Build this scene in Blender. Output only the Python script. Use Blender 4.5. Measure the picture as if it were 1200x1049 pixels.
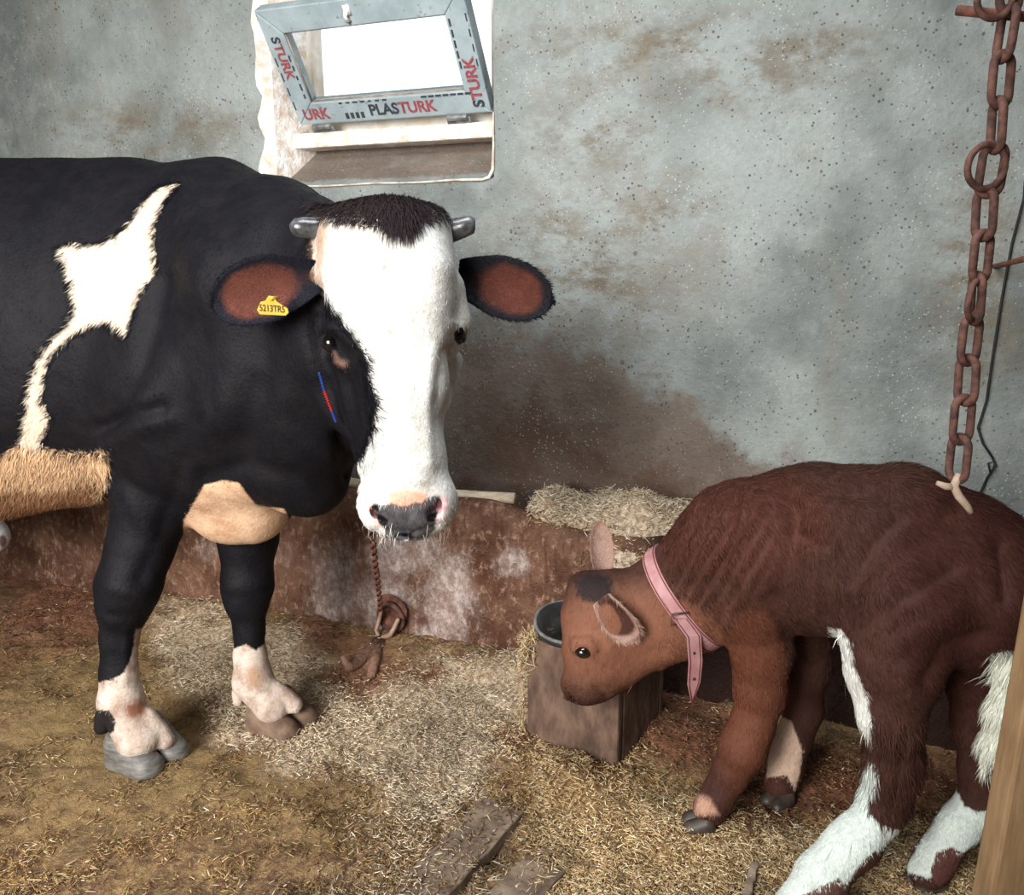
import bpy, math, random
import numpy as np
from mathutils import Vector, Matrix
rng = np.random.default_rng(7)
random.seed(7)
for o in list(bpy.data.objects): bpy.data.objects.remove(o)
S = bpy.context.scene
COL = S.collection

# ------------------------------------------------------------------ camera
H = 1.2; PITCH = math.radians(12); F = 1000.0; CX, CY = 600.0, 524.5
cd = bpy.data.cameras.new('camera'); cam = bpy.data.objects.new('camera', cd); COL.objects.link(cam)
cd.sensor_fit = 'HORIZONTAL'; cd.sensor_width = 36; cd.lens = 36*F/1200
cam.location = (0, 0, H); cam.rotation_euler = (math.radians(90)-PITCH, 0, 0)
cd.clip_start = 0.02
S.camera = cam
# ------------------------------------------------------------------ light and exposure
S.view_settings.view_transform = 'Standard'; S.view_settings.look = 'None'
S.view_settings.gamma = 1; S.view_settings.use_curve_mapping = False
S.view_settings.exposure = 0.08
w = bpy.data.worlds.new('overcast_sky'); S.world = w; w.use_nodes = True
bg = w.node_tree.nodes['Background']; bg.inputs[0].default_value = (0.96, 0.985, 1.0, 1); bg.inputs[1].default_value = 1.45
def area(name, loc, target, sx, sy, power, col, spread=180):
    ld = bpy.data.lights.new(name, 'AREA'); ld.shape = 'RECTANGLE'; ld.size = sx; ld.size_y = sy
    ld.energy = power; ld.color = col; ld.spread = math.radians(spread)
    lo = bpy.data.objects.new(name, ld); COL.objects.link(lo); lo.location = loc
    d = Vector(target)-Vector(loc); lo.rotation_euler = d.to_track_quat('-Z', 'Y').to_euler()
    return lo
# daylight falling in through the open barn door behind and left of the camera, and an added overhead fill lamp that brightens the straw and wall
area('doorway_daylight', (-2.0, -1.2, 1.80), (-1.0, 2.1, 0.6), 1.8, 1.6, 92, (1.0, 0.965, 0.92), 95)
area('added_overhead_fill', (-0.25, 1.25, 2.62), (-0.35, 1.95, 0.3), 1.1, 0.6, 38, (0.90, 0.95, 1.0))
try:
    S.cycles.use_denoising = True; S.cycles.max_bounces = 6; S.cycles.sample_clamp_indirect = 4
except Exception: pass

# ------------------------------------------------------------------ measuring helpers
sp, cp = math.sin(PITCH), math.cos(PITCH)
def ray(px, py):
    x = (px-CX)/F; y = -(py-CY)/F
    return np.array([x, cp+y*sp, -sp+y*cp])
def P(px, py, Y):
    d = ray(px, py); return np.array([0, 0, H])+d*(Y/d[1])
def PR(px, py, Y, rpx):
    d = ray(px, py); t = Y/d[1]; return np.array([0, 0, H])+d*t, rpx*t/F
def G(px, py, z=0.0):
    d = ray(px, py); t = (z-H)/d[2]; return np.array([0, 0, H])+d*t
def project(v):
    q = v-np.array([0, 0, H])
    t = q[:, 1]*cp-q[:, 2]*sp
    u = q[:, 1]*sp+q[:, 2]*cp
    t = np.where(np.abs(t) < 1e-4, 1e-4, t)
    return CX+F*q[:, 0]/t, CY-F*u/t, t
def poly_sd(X, Y, poly):
    p = np.array(poly, float); n = len(p)
    best = np.full(X.shape, 1e18); inside = np.zeros(X.shape, bool)
    for i in range(n):
        a = p[i]; b = p[(i+1) % n]; e = b-a
        wx = X-a[0]; wy = Y-a[1]
        t = np.clip((wx*e[0]+wy*e[1])/(e@e+1e-12), 0, 1)
        d = (wx-e[0]*t)**2+(wy-e[1]*t)**2
        best = np.minimum(best, d)
        c = ((a[1] > Y) != (b[1] > Y)) & (X < (b[0]-a[0])*(Y-a[1])/((b[1]-a[1]) if b[1] != a[1] else 1e-9)+a[0])
        inside ^= c
    return np.where(inside, 1, -1)*np.sqrt(best)
def vnoise(x, y, z=None, seed=0):
    z = np.zeros_like(x) if z is None else z
    xi, yi, zi = np.floor(x).astype(np.int64), np.floor(y).astype(np.int64), np.floor(z).astype(np.int64)
    xf, yf, zf = x-xi, y-yi, z-zi
    s = lambda t: t*t*(3-2*t)
    xf, yf, zf = s(xf), s(yf), s(zf)
    def hsh(a, b, c):
        h = (a*374761393+b*668265263+c*2147483647+seed*974711) & 0xffffffff
        h = ((h ^ (h >> 13))*1274126177) & 0xffffffff
        return ((h ^ (h >> 16)) & 0xffff)/65535.0
    r = 0
    for dx in (0, 1):
        for dy in (0, 1):
            for dz in (0, 1):
                r = r+hsh(xi+dx, yi+dy, zi+dz)*(xf if dx else 1-xf)*(yf if dy else 1-yf)*(zf if dz else 1-zf)
    return r
def fbm(x, y, z=None, o=3, seed=0):
    r = 0; a = 1; s = 0
    for i in range(o):
        k = 2**i; r = r+a*vnoise(x*k, y*k, None if z is None else z*k, seed+i); s += a; a *= .5
    return r/s

# ------------------------------------------------------------------ mesh helpers
def tag(o, label=None, cat=None, group=None, kind=None):
    if label: o['label'] = label
    if cat: o['category'] = cat
    if group: o['group'] = group
    if kind: o['kind'] = kind
    return o
def empty(name, loc):
    o = bpy.data.objects.new(name, None); COL.objects.link(o); o.location = Vector(loc); o.empty_display_size = .05
    return o
def link(name, me, m, parent=None, smooth=True):
    o = bpy.data.objects.new(name, me); COL.objects.link(o)
    if m: me.materials.append(m)
    if smooth: me.shade_smooth()
    if parent is not None:
        o.parent = parent; o.matrix_parent_inverse = Matrix.Translation(-Vector(parent.location)) if parent.type == 'EMPTY' else Matrix.Identity(4)
    return o
def mesh_np(name, v, faces=None, quads=None, tris=None):
    me = bpy.data.meshes.new(name)
    v = np.asarray(v, np.float32)
    if faces is not None:
        me.from_pydata([tuple(map(float, a)) for a in v], [], [tuple(int(i) for i in f) for f in faces]); me.update(); return me
    me.vertices.add(len(v)); me.vertices.foreach_set('co', v.ravel())
    nq = 0 if quads is None else len(quads); nt = 0 if tris is None else len(tris)
    idx = []; st = []; c = 0
    if nq: idx.append(np.asarray(quads, np.int32).ravel()); st.append(np.arange(nq, dtype=np.int32)*4); c = nq*4
    if nt: idx.append(np.asarray(tris, np.int32).ravel()); st.append(c+np.arange(nt, dtype=np.int32)*3)
    idx = np.concatenate(idx); st = np.concatenate(st)
    me.loops.add(len(idx)); me.loops.foreach_set('vertex_index', idx)
    me.polygons.add(nq+nt); me.polygons.foreach_set('loop_start', st)
    me.update(calc_edges=True); me.validate()
    return me
def fattr(me, name, a):
    at = me.attributes.new(name, 'FLOAT', 'POINT'); at.data.foreach_set('value', np.asarray(a, np.float32))
def cattr(me, name, a):
    a = np.concatenate([a, np.ones((len(a), 1))], 1).astype(np.float32)
    at = me.attributes.new(name, 'FLOAT_COLOR', 'POINT'); at.data.foreach_set('color', a.ravel())
class MB:
    def __init__(s): s.v = []; s.f = []
    def add(s, v, f):
        o = len(s.v); s.v += [tuple(map(float, a)) for a in v]; s.f += [tuple(o+i for i in q) for q in f]
    def box(s, c, ax, ay, az):
        c = np.array(c, float); ax, ay, az = map(lambda a: np.array(a, float)/2, (ax, ay, az))
        v = [c+i*ax+j*ay+k*az for i in (-1, 1) for j in (-1, 1) for k in (-1, 1)]
        s.add(v, [(0, 1, 3, 2), (4, 6, 7, 5), (0, 4, 5, 1), (2, 3, 7, 6), (0, 2, 6, 4), (1, 5, 7, 3)])
    def tube(s, pts, rad, n=10, closed=False, flat=None):
        pts = [np.array(p, float) for p in pts]; N = len(pts)
        rad = [rad]*N if np.isscalar(rad) else rad
        rings = []; up = None
        for i in range(N):
            if closed: t = pts[(i+1) % N]-pts[i-1]
            else: t = pts[min(i+1, N-1)]-pts[max(i-1, 0)]
            t = t/(np.linalg.norm(t)+1e-9)
            if up is None:
                up = np.cross(t, [0.13, 0.31, 0.94]);
                if np.linalg.norm(up) < .1: up = np.cross(t, [1, 0, 0])
            up = up-t*(up@t); up /= np.linalg.norm(up)+1e-9
            b = np.cross(t, up)
            rings.append([pts[i]+rad[i]*(math.cos(a)*up+math.sin(a)*b) for a in np.linspace(0, 2*math.pi, n, endpoint=False)])
        v = [p for r in rings for p in r]; f = []
        for i in range(N if closed else N-1):
            j = (i+1) % N
            for k in range(n): f.append((i*n+k, i*n+(k+1) % n, j*n+(k+1) % n, j*n+k))
        if not closed: f.append(tuple(range(n))[::-1]); f.append(tuple((N-1)*n+k for k in range(n)))
        s.add(v, f)
    def build(s, name, m, parent=None, smooth=True, bevel=0, seg=2):
        me = mesh_np(name, s.v, faces=s.f)
        o = link(name, me, m, parent, smooth)
        if bevel:
            b = o.modifiers.new('bevel', 'BEVEL'); b.width = bevel; b.segments = seg; b.limit_method = 'ANGLE'
            me.shade_flat() if not smooth else None
        return o

# ------------------------------------------------------------------ node helpers
def mat(name, rough=.8, spec=.3):
    m = bpy.data.materials.new(name); m.use_nodes = True
    b = m.node_tree.nodes['Principled BSDF']; b.inputs['Roughness'].default_value = rough
    b.inputs['Specular IOR Level'].default_value = spec
    return m, m.node_tree, b
class N:
    def __init__(s, nt): s.nt = nt; s.L = nt.links
    def new(s, t, **k):
        n = s.nt.nodes.new(t)
        for a, b in k.items(): setattr(n, a, b)
        return n
    def put(s, sock, v):
        if isinstance(v, bpy.types.NodeSocket): s.L.new(v, sock)
        elif isinstance(v, (tuple, list)) and len(v) == 3 and sock.type == 'RGBA': sock.default_value = (*v, 1)
        else: sock.default_value = v
    def obj(s): return s.new('ShaderNodeTexCoord').outputs['Object']
    def attr(s, name, f=True):
        n = s.new('ShaderNodeAttribute', attribute_name=name); return n.outputs['Fac' if f else 'Color']
    def math(s, op, a, b=0.0, clamp=False):
        n = s.new('ShaderNodeMath', operation=op, use_clamp=clamp); s.put(n.inputs[0], a); s.put(n.inputs[1], b); return n.outputs[0]
    def scale(s, vec, sc):
        n = s.new('ShaderNodeMapping'); s.put(n.inputs[0], vec); n.inputs['Scale'].default_value = sc; return n.outputs[0]
    def noise(s, vec, sc, det=4, rough=.6, dist=0):
        n = s.new('ShaderNodeTexNoise'); s.put(n.inputs['Vector'], vec); n.inputs['Scale'].default_value = sc
        n.inputs['Detail'].default_value = det; n.inputs['Roughness'].default_value = rough; n.inputs['Distortion'].default_value = dist
        return n.outputs[0]
    def voro(s, vec, sc):
        n = s.new('ShaderNodeTexVoronoi'); s.put(n.inputs['Vector'], vec); n.inputs['Scale'].default_value = sc; return n.outputs[0]
    def ramp(s, v, a, b, lo=0.0, hi=1.0):
        n = s.new('ShaderNodeMapRange'); n.interpolation_type = 'SMOOTHSTEP'; s.put(n.inputs[0], v)
        n.inputs[1].default_value = a; n.inputs[2].default_value = b; n.inputs[3].default_value = lo; n.inputs[4].default_value = hi
        return n.outputs[0]
    def mix(s, f, a, b, mode='MIX'):
        n = s.new('ShaderNodeMix', data_type='RGBA', blend_type=mode)
        s.put(n.inputs[0], f); s.put(n.inputs[6], a); s.put(n.inputs[7], b); return n.outputs[2]
    def bump(s, h, st, dist, bsdf):
        n = s.new('ShaderNodeBump'); n.inputs['Strength'].default_value = st; n.inputs['Distance'].default_value = dist
        s.put(n.inputs['Height'], h); s.L.new(n.outputs[0], bsdf.inputs['Normal'])
def simple(name, c1, c2, sc=20, rough=.8, spec=.3, bump=.2, dist=.003, metal=0, stretch=(1, 1, 1), det=5):
    m, nt, b = mat(name, rough, spec); n = N(nt); o = n.scale(n.obj(), stretch)
    f = n.ramp(n.noise(o, sc, det), .3, .7)
    n.put(b.inputs['Base Color'], n.mix(f, c1, c2)); b.inputs['Metallic'].default_value = metal
    if bump: n.bump(n.noise(o, sc*2, det), bump, dist, b)
    return m

# ------------------------------------------------------------------ colours of the place
M = {}
def mat_wall():
    m, nt, b = mat('plaster', .9, .2); n = N(nt); o = n.obj()
    big = n.noise(o, 1.7, 5, .6); med = n.noise(o, 7, 6, .65); fine = n.noise(o, 60, 4, .7)
    c = n.mix(n.ramp(big, .35, .65), (.135, .15, .143), (.295, .322, .31))
    c = n.mix(n.ramp(med, .45, .75, 0, .55), c, (.36, .385, .37))
    c = n.mix(n.ramp(fine, .4, .72, 0, .35), c, (.19, .205, .19))
    # dirty arcs and smudges
    sm = n.math('MULTIPLY', n.attr('smudge'), n.ramp(n.noise(n.scale(o, (1.2, 1.2, 2.2)), 5, 6, .75), .40, .64))
    c = n.mix(n.math('MULTIPLY', sm, .95), c, (.15, .12, .085))
    wt = n.math('MULTIPLY', n.ramp(n.noise(n.scale(o, (1, 1, .45)), 3.1, 6, .7, .8), .5, .68), .5)
    c = n.mix(wt, c, (.205, .185, .15))
    # brown splashed lower part
    st = n.math('ADD', n.attr('brown'), n.math('MULTIPLY', n.math('SUBTRACT', n.noise(o, 9, 6, .7), .5), .9))
    c = n.mix(n.ramp(st, .3, .6, 0, .9), c, n.mix(n.ramp(med, .3, .7), (.135, .098, .075), (.20, .155, .125)))
    c = n.mix(n.math('MULTIPLY', n.ramp(st, .7, 1.1), n.ramp(med, .3, .6, .3, .9)), c, (.095, .055, .038))
    spk = n.math('ADD', n.voro(o, 55), n.math('MULTIPLY', n.noise(o, 11, 3), .5))
    c = n.mix(n.ramp(spk, .44, .33, 0, .85), c, (.07, .065, .05))
    spk2 = n.math('ADD', n.voro(n.scale(o, (1, 1, .8)), 17), n.math('MULTIPLY', n.noise(o, 4, 3), .45))
    c = n.mix(n.ramp(spk2, .27, .24, 0, .6), c, (.08, .075, .06))
    wh = n.math('ADD', n.voro(o, 80), n.math('MULTIPLY', n.noise(o, 6, 3), .5))
    c = n.mix(n.ramp(wh, .40, .32, 0, .6), c, (.55, .52, .47))
    n.put(b.inputs['Base Color'], c)
    n.bump(n.math('ADD', n.math('MULTIPLY', med, 1.2), fine), .55, .012, b)
    return m
M['wall'] = mat_wall()
def mat_trough():
    m, nt, b = mat('dirty_concrete', .9, .12); n = N(nt); o = n.obj()
    med = n.noise(o, 6, 6, .7); fine = n.noise(n.scale(o, (1, 1, .7)), 45, 5, .75)
    c = n.mix(n.ramp(med, .35, .65), (.085, .038, .024), (.20, .105, .068))
    c = n.mix(n.ramp(fine, .50, .70, 0, .85), c, (.40, .26, .18))
    streak = n.noise(n.scale(o, (3, 3, .35)), 16, 5, .7)
    c = n.mix(n.ramp(streak, .52, .72, 0, .75), c, (.07, .03, .02))
    lm = n.math('ADD', n.attr('lime'), n.math('MULTIPLY', n.math('SUBTRACT', n.noise(n.scale(o, (1, 1, .6)), 14, 6, .75), .5), 1.5))
    c = n.mix(n.ramp(lm, .30, 1.05, 0, .85), c, n.mix(n.ramp(fine, .35, .65), (.30, .22, .19), (.58, .50, .47)))
    c = n.mix(n.math('MULTIPLY', n.attr('dark'), n.ramp(med, .2, .6, .75, 1)), c, (.032, .016, .012))  # darkened areas, among them the painted shade behind the calf
    n.put(b.inputs['Base Color'], c)
    n.bump(n.math('ADD', med, fine), 1.0, .02, b)
    return m
M['trough'] = mat_trough()
def mat_floor():
    m, nt, b = mat('manure_and_litter', .85, .35); n = N(nt); o = n.obj()
    big = n.noise(o, 3.2, 5, .65); med = n.noise(o, 14, 6, .7); fine = n.noise(o, 70, 5, .75)
    c = n.mix(n.ramp(big, .38, .62), (.105, .046, .026), (.21, .125, .055))
    c = n.mix(n.ramp(med, .42, .68, 0, .8), c, (.36, .23, .10))
    c = n.mix(n.ramp(n.noise(o, 5, 5, .7), .52, .66, 0, .7), c, (.075, .035, .022))
    c = n.mix(n.ramp(fine, .45, .66, 0, .6), c, (.40, .29, .14))
    c = n.mix(n.math('MULTIPLY', n.attr('olive'), n.ramp(med, .3, .6, .3, .8)), c, (.25, .168, .070))
    c = n.mix(n.math('MULTIPLY', n.attr('pale'), n.ramp(fine, .25, .6, .8, 1)), c, n.mix(n.ramp(fine, .35, .65), (.30, .20, .12), (.64, .53, .38)))
    c = n.mix(n.math('MULTIPLY', n.attr('gold'), n.ramp(fine, .25, .6, .7, 1)), c, n.mix(n.ramp(fine, .35, .65), (.22, .12, .05), (.52, .36, .17)))
    c = n.mix(n.math('MULTIPLY', n.attr('red'), n.ramp(fine, .25, .6, .6, 1)), c, n.mix(n.ramp(fine, .35, .65), (.12, .045, .028), (.28, .12, .065)))
    n.put(b.inputs['Base Color'], c)
    n.bump(n.math('ADD', n.math('MULTIPLY', med, 1.5), fine), .9, .012, b)
    return m
M['floor'] = mat_floor()
def mat_vcol(name, rough=.7, spec=.3, noise=0, ns=40):
    m, nt, b = mat(name, rough, spec); n = N(nt); c = n.attr('col', False)
    if noise: c = n.mix(n.ramp(n.noise(n.obj(), ns, 4), .3, .7, 0, noise), c, (.03, .02, .015))
    n.put(b.inputs['Base Color'], c); return m
M['straw'] = mat_vcol('straw', .6, .3)
M['fur'] = mat_vcol('fur', .85, .08)
M['rust'] = simple('rusty_iron', (.045, .022, .019), (.135, .062, .046), 60, .8, .3, .6, .002)
M['rust_dark'] = simple('dark_rusty_iron', (.05, .02, .014), (.17, .065, .04), 45, .8, .3, .5, .002)
M['hoof'] = simple('hoof_horn', (.07, .065, .06), (.17, .16, .145), 25, .5, .4, .4, .003, stretch=(1, 1, 5))
M['hoof_mud'] = simple('muddy_hoof_horn', (.10, .06, .04), (.20, .135, .095), 25, .7, .3, .5, .004)
M['hoof_dark'] = simple('dark_hoof_horn', (.02, .015, .013), (.06, .045, .035), 25, .5, .4, .3, .003)
M['horn'] = simple('horn', (.022, .022, .024), (.11, .11, .11), 40, .25, .5, .3, .002)
M['eye'] = simple('eye', (.004, .003, .003), (.01, .006, .004), 10, .06, .8, 0)
M['wood'] = simple('old_wood', (.13, .085, .055), (.27, .19, .125), 14, .85, .2, .6, .004, stretch=(6, 1, 6))
M['rubber'] = simple('black_rubber', (.010, .011, .012), (.03, .033, .035), 30, .4, .5, .3, .002)
M['cord'] = simple('black_cable', (.008, .008, .008), (.02, .02, .02), 30, .6, .3, 0)
M['tag'] = simple('yellow_plastic', (.40, .235, .015), (.52, .32, .03), 30, .4, .4, 0)
M['ink'] = simple('black_ink', (.03, .02, .01), (.05, .03, .01), 30, .6, .2, 0)

# ------------------------------------------------------------------ the wall line
ANG = math.radians(21.3)
D = np.array([math.cos(ANG), -math.sin(ANG), 0]); NR = np.array([math.sin(ANG), math.cos(ANG), 0])   # along the wall, away from the room
B0 = np.array([0, 2.42, 0])
WOFF = .36
def W(s, z, off=0.0): return B0+D*s+NR*off+np.array([0, 0, z])
def on_plane(px, py, off):
    d = ray(px, py); o = np.array([0, 0, H]); t = ((B0+NR*off-o)@NR)/(d@NR); p = o+d*t
    return (p-B0)@D, p[2]
def grid(s0, s1, z0, z1, off, step):
    ns = max(2, int((s1-s0)/step)+1); nz = max(2, int((z1-z0)/step)+1)
    s = np.linspace(s0, s1, ns); z = np.linspace(z0, z1, nz); SS, ZZ = np.meshgrid(s, z, indexing='ij')
    v = B0+SS.ravel()[:, None]*D+NR*off+ZZ.ravel()[:, None]*np.array([0, 0, 1])
    i = np.arange(ns*nz).reshape(ns, nz)
    q = np.stack([i[:-1, :-1], i[1:, :-1], i[1:, 1:], i[:-1, 1:]], -1).reshape(-1, 4)
    return v, q
# window opening on the wall plane
wl, wzL = on_plane(318, 212, WOFF); wr, wz0 = on_plane(579, 210, WOFF)
wz1 = wzL+.86
S0, S1, ZT = -3.9, 2.3, 2.75
BROWN = [(500, 440), (545, 402), (640, 400), (710, 432), (780, 470), (840, 505), (880, 550), (1000, 590), (1200, 640), (1200, 800), (0, 800), (0, 560), (400, 560), (470, 500)]
def build_wall():
    V = []; Q = []; c = 0
    step = .025
    for (a, b_, z0, z1) in ((S0, wl, 0, ZT), (wr, S1, 0, ZT), (wl, wr, 0, wz0), (wl, wr, wz1, ZT)):
        v, q = grid(a, b_, z0, z1, WOFF, step); V.append(v); Q.append(q+c); c += len(v)
    # outer skin and the splayed reveal of the opening
    IN = .03; OF = .24
    def cn(s, z, off): return W(s, z, off)
    f = [cn(wl, wz0, WOFF), cn(wr, wz0, WOFF), cn(wr, wz1, WOFF), cn(wl, wz1, WOFF)]
    SIL = wzL-wz0+.175
    bk = [cn(wl+.075, wz0+SIL, WOFF+OF), cn(wr-.012, wz0+SIL, WOFF+OF), cn(wr-.012, wz1, WOFF+OF), cn(wl+.075, wz1, WOFF+OF)]
    for k in range(4):
        a, b_, c2, d = f[k], f[(k+1) % 4], bk[(k+1) % 4], bk[k]
        n1, n2 = 24, 8; u = np.linspace(0, 1, n1)[:, None, None]; w2 = np.linspace(0, 1, n2)[None, :, None]
        g = ((a*(1-u)+b_*u)*(1-w2)+(d*(1-u)+c2*u)*w2).reshape(-1, 3)
        i = np.arange(n1*n2).reshape(n1, n2)
        q = np.stack([i[:-1, :-1], i[:-1, 1:], i[1:, 1:], i[1:, :-1]], -1).reshape(-1, 4)
        V.append(g); Q.append(q+c); c += len(g)
    ring = [W(S0, 0, WOFF+OF), W(S1, 0, WOFF+OF), W(S1, ZT, WOFF+OF), W(S0, ZT, WOFF+OF)]
    V.append(np.array(bk+ring)); 
    for k in range(4): Q.append(np.array([[c+k, c+4+k, c+4+(k+1) % 4, c+(k+1) % 4]]))
    V = np.concatenate(V); Q = np.concatenate(Q)
    # uneven hand trowelled face
    nz = (fbm(V[:, 0]*5, V[:, 2]*5, seed=3)-.5)*.012
    V = V+NR*nz[:, None]
    me = mesh_np('wall_back', V, quads=Q)
    X, Y, t = project(V)
    sd = poly_sd(X, Y, BROWN)
    sil = (((V-B0)@NR) > WOFF+.012) & (V[:, 2] < wz0+.30) & ((V-B0)@D > wl) & ((V-B0)@D < wr)
    fattr(me, 'brown', np.where(sil, .62, np.clip(.5+sd/170, 0, 1.15)))
    sm = np.zeros(len(V))
    for cx, cy, rx, ry in ((800, 60, 260, 60), (640, 300, 70, 110), (760, 250, 90, 60), (600, 360, 60, 60), (1130, 320, 50, 120), (960, 60, 90, 50), (690, 160, 90, 60), (860, 90, 140, 50), (680, 330, 120, 90), (180, 150, 160, 40), (1150, 330, 60, 200)):
        sm = np.maximum(sm, np.clip(1.2-np.hypot((X-cx)/rx, (Y-cy)/ry), 0, 1))
    fattr(me, 'smudge', sm)
    o = link('wall_back', me, M['wall']); tag(o, kind='structure')
build_wall()
# limewashed brick edge of the reveal, cream outer frame
M['brick'] = simple('chalky_brick', (.62, .50, .40), (.95, .93, .90), 22, .9, .2, .9, .01)
M['sillmud'] = simple('muddy_sill', (.17, .14, .11), (.28, .25, .21), 12, .9, .2, .6, .006)
M['cream'] = simple('dirty_cream_frame', (.60, .50, .38), (.80, .78, .74), 12, .6, .3, .2, .002)
# the room's shell: side walls, ceiling, rear wall with its open doorway behind the camera
def slab(name, pts, th, m):
    mb = MB(); p = [np.array(a, float) for a in pts]; nn = np.cross(p[1]-p[0], p[3]-p[0]); nn /= np.linalg.norm(nn)
    v = p+[a+nn*th for a in p]
    mb.add(v, [(0, 1, 2, 3), (7, 6, 5, 4), (0, 4, 5, 1), (1, 5, 6, 2), (2, 6, 7, 3), (3, 7, 4, 0)])
    return tag(mb.build(name, m, smooth=False), kind='structure')
M['plain'] = simple('grey_plaster', (.22, .24, .23), (.34, .36, .34), 6, .9, .2, .4, .008)
M['ceil'] = simple('soot_boards', (.10, .085, .07), (.18, .15, .12), 6, .9, .2, .3, .006)
XL, XR, YB = -3.6, 2.1, -2.2
yl = 2.42+(WOFF+.1)/math.cos(ANG)+math.tan(ANG)*(-XL); yr = 2.42+(WOFF+.1)/math.cos(ANG)-math.tan(ANG)*XR
slab('wall_left', [(XL, YB, 0), (XL, YB, ZT), (XL, yl, ZT), (XL, yl, 0)], .15, M['plain'])
slab('wall_right', [(XR, YB, 0), (XR, yr, 0), (XR, yr, ZT), (XR, YB, ZT)], .15, M['plain'])
slab('ceiling', [(XL, YB, ZT), (XR, YB, ZT), (XR, yr, ZT), (XL, yl, ZT)], .1, M['ceil'])
slab('wall_rear', [(-.4, YB, 0), (XR, YB, 0), (XR, YB, ZT), (-.4, YB, ZT)], -.15, M['plain'])

# ------------------------------------------------------------------ window
def window():
    # sloping brown sill mortar lies in the wall mesh; here the fixed frame and the tilted sash
    fz0 = wzL+.150; off = WOFF+.17
    fr = MB(); L, R_ = wl+.055, wr-.02; T = wz1-.02; th = .045
    ax = D; az = np.array([0, 0, 1.])
    def bar(mb, s0, z0, s1, z1, off, wd, dp):
        c = (W(s0, z0, off)+W(s1, z1, off))/2; l = W(s1, z1, off)-W(s0, z0, off); ln = np.linalg.norm(l); u = l/ln
        side = np.cross(u, NR); mb.box(c, u*(ln+wd), side*wd, NR*dp)
    bar(fr, L+.02, fz0+.03, R_-.02, fz0+.03, off, .05, .07); bar(fr, L+.02, T, R_-.02, T, off, .05, .07)
    bar(fr, L+.02, fz0, L+.02, T, off, .05, .07); bar(fr, R_-.02, fz0, R_-.02, T, off, .05, .07)
    o = fr.build('window_frame', M['cream'], smooth=False, bevel=.006); o.name = 'window_1'; tag(o, kind='structure')
    sl = MB(); sl.box(W((L+R_)/2, fz0-.012, WOFF+.115), D*(R_-L+.03), NR*.10, np.array([0, 0, .05]))
    o = sl.build('trim_1', M['brick'], smooth=False, bevel=.006); tag(o, kind='structure')
    # brick jamb, ragged
    v = []; f = []; nj = 26; r = np.random.default_rng(5)
    for i in range(nj):
        z = wz0+.03+(wz1-wz0-.03)*i/(nj-1)
        e = .022*r.random()+.01*math.sin(i*1.3)
        v += [W(wl-.02-e, z, WOFF-.006), W(wl+.03, z, WOFF-.004), W(wl+.085+e*.3, z, WOFF+.16), W(wl-.02-e, z, WOFF+.05)]
    for i in range(nj-1):
        for k in range(4): f.append((i*4+k, i*4+(k+1) % 4, (i+1)*4+(k+1) % 4, (i+1)*4+k))
    f += [(3, 2, 1, 0), tuple((nj-1)*4+k for k in range(4))]
    mb = MB(); mb.add(v, f); tag(mb.build('trim_2', M['brick'], smooth=False), kind='structure')
    # sash: hinged along its bottom rail, its top leaning into the room
    hs0, hz = on_plane(352, 147, WOFF+.05); hs1, _ = on_plane(576, 143, WOFF+.05)
    wd = hs1-hs0; ht = .385
    tilt = math.radians(36)
    up = np.array([0, 0, 1.])*math.cos(tilt)-NR*math.sin(tilt)
    nf = np.cross(D, up); nf /= np.linalg.norm(nf)       # faces outward or inward
    if nf@NR > 0: nf = -nf                                 # toward the room
    O = W(hs0, hz, WOFF+.05)
    root = empty('tilted_window_sash', O)
    tag(root, 'grey hopper window sash tilted inward, printed film on its rails, above the cow', 'window sash')
    m, nt, b = mat('film_covered_pvc', .5, .4); n = N(nt); ob = n.obj()
    c = n.mix(n.ramp(n.noise(ob, 9, 5), .3, .7), (.27, .33, .35), (.40, .47, .49))
    c = n.mix(n.ramp(n.noise(ob, 45, 5), .6, .72, 0, .8), c, (.13, .12, .11))
    n.put(b.inputs['Base Color'], c)
    rw = .075; d = .05
    def Q(a, h, k=0.0): return O+D*a+up*h+nf*k
    def rail(name, a0, h0, a1, h1, parent):
        # mitred rail: outer edge a0,h0 -> a1,h1
        return None
    sash = MB(); outer = [(0, 0), (wd, 0), (wd, ht), (0, ht)]; inner = [(rw, rw), (wd-rw, rw), (wd-rw, ht-rw*1.05), (rw, ht-rw*1.05)]
    for k in range(4):
        mb = MB(); k2 = (k+1) % 4
        q = [outer[k], outer[k2], inner[k2], inner[k]]
        v = [Q(*p, 0) for p in q]+[Q(*p, -d) for p in q]
        mb.add(v, [(0, 1, 2, 3), (7, 6, 5, 4), (0, 4, 5, 1), (1, 5, 6, 2), (2, 6, 7, 3), (3, 7, 4, 0)])
        mb.build('sash_rail', m, root, smooth=False, bevel=.004)
    # glass
    g, gn, gb = mat('window_glass', .02, .5); gb.inputs['Transmission Weight'].default_value = 1; gb.inputs['Base Color'].default_value = (.95, .97, .98, 1)
    gb.inputs['IOR'].default_value = 1.02
    mb = MB(); mb.box(Q(wd/2, ht/2, -d*.6), D*(wd-2*rw+.01), up*(ht-2*rw+.01), nf*.005); mb.build('pane', g, root, smooth=False)
    # gasket bead inside the rails
    mb = MB(); i2 = [(rw, rw), (wd-rw, rw), (wd-rw, ht-rw*1.05), (rw, ht-rw*1.05)]
    for k in range(4): mb.tube([Q(*i2[k], -.012), Q(*i2[(k+1) % 4], -.012)], .004, 6)
    mb.build('gasket', simple('rusty_gasket', (.20, .14, .10), (.35, .28, .22), 30, .8, .2, 0), root)
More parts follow.
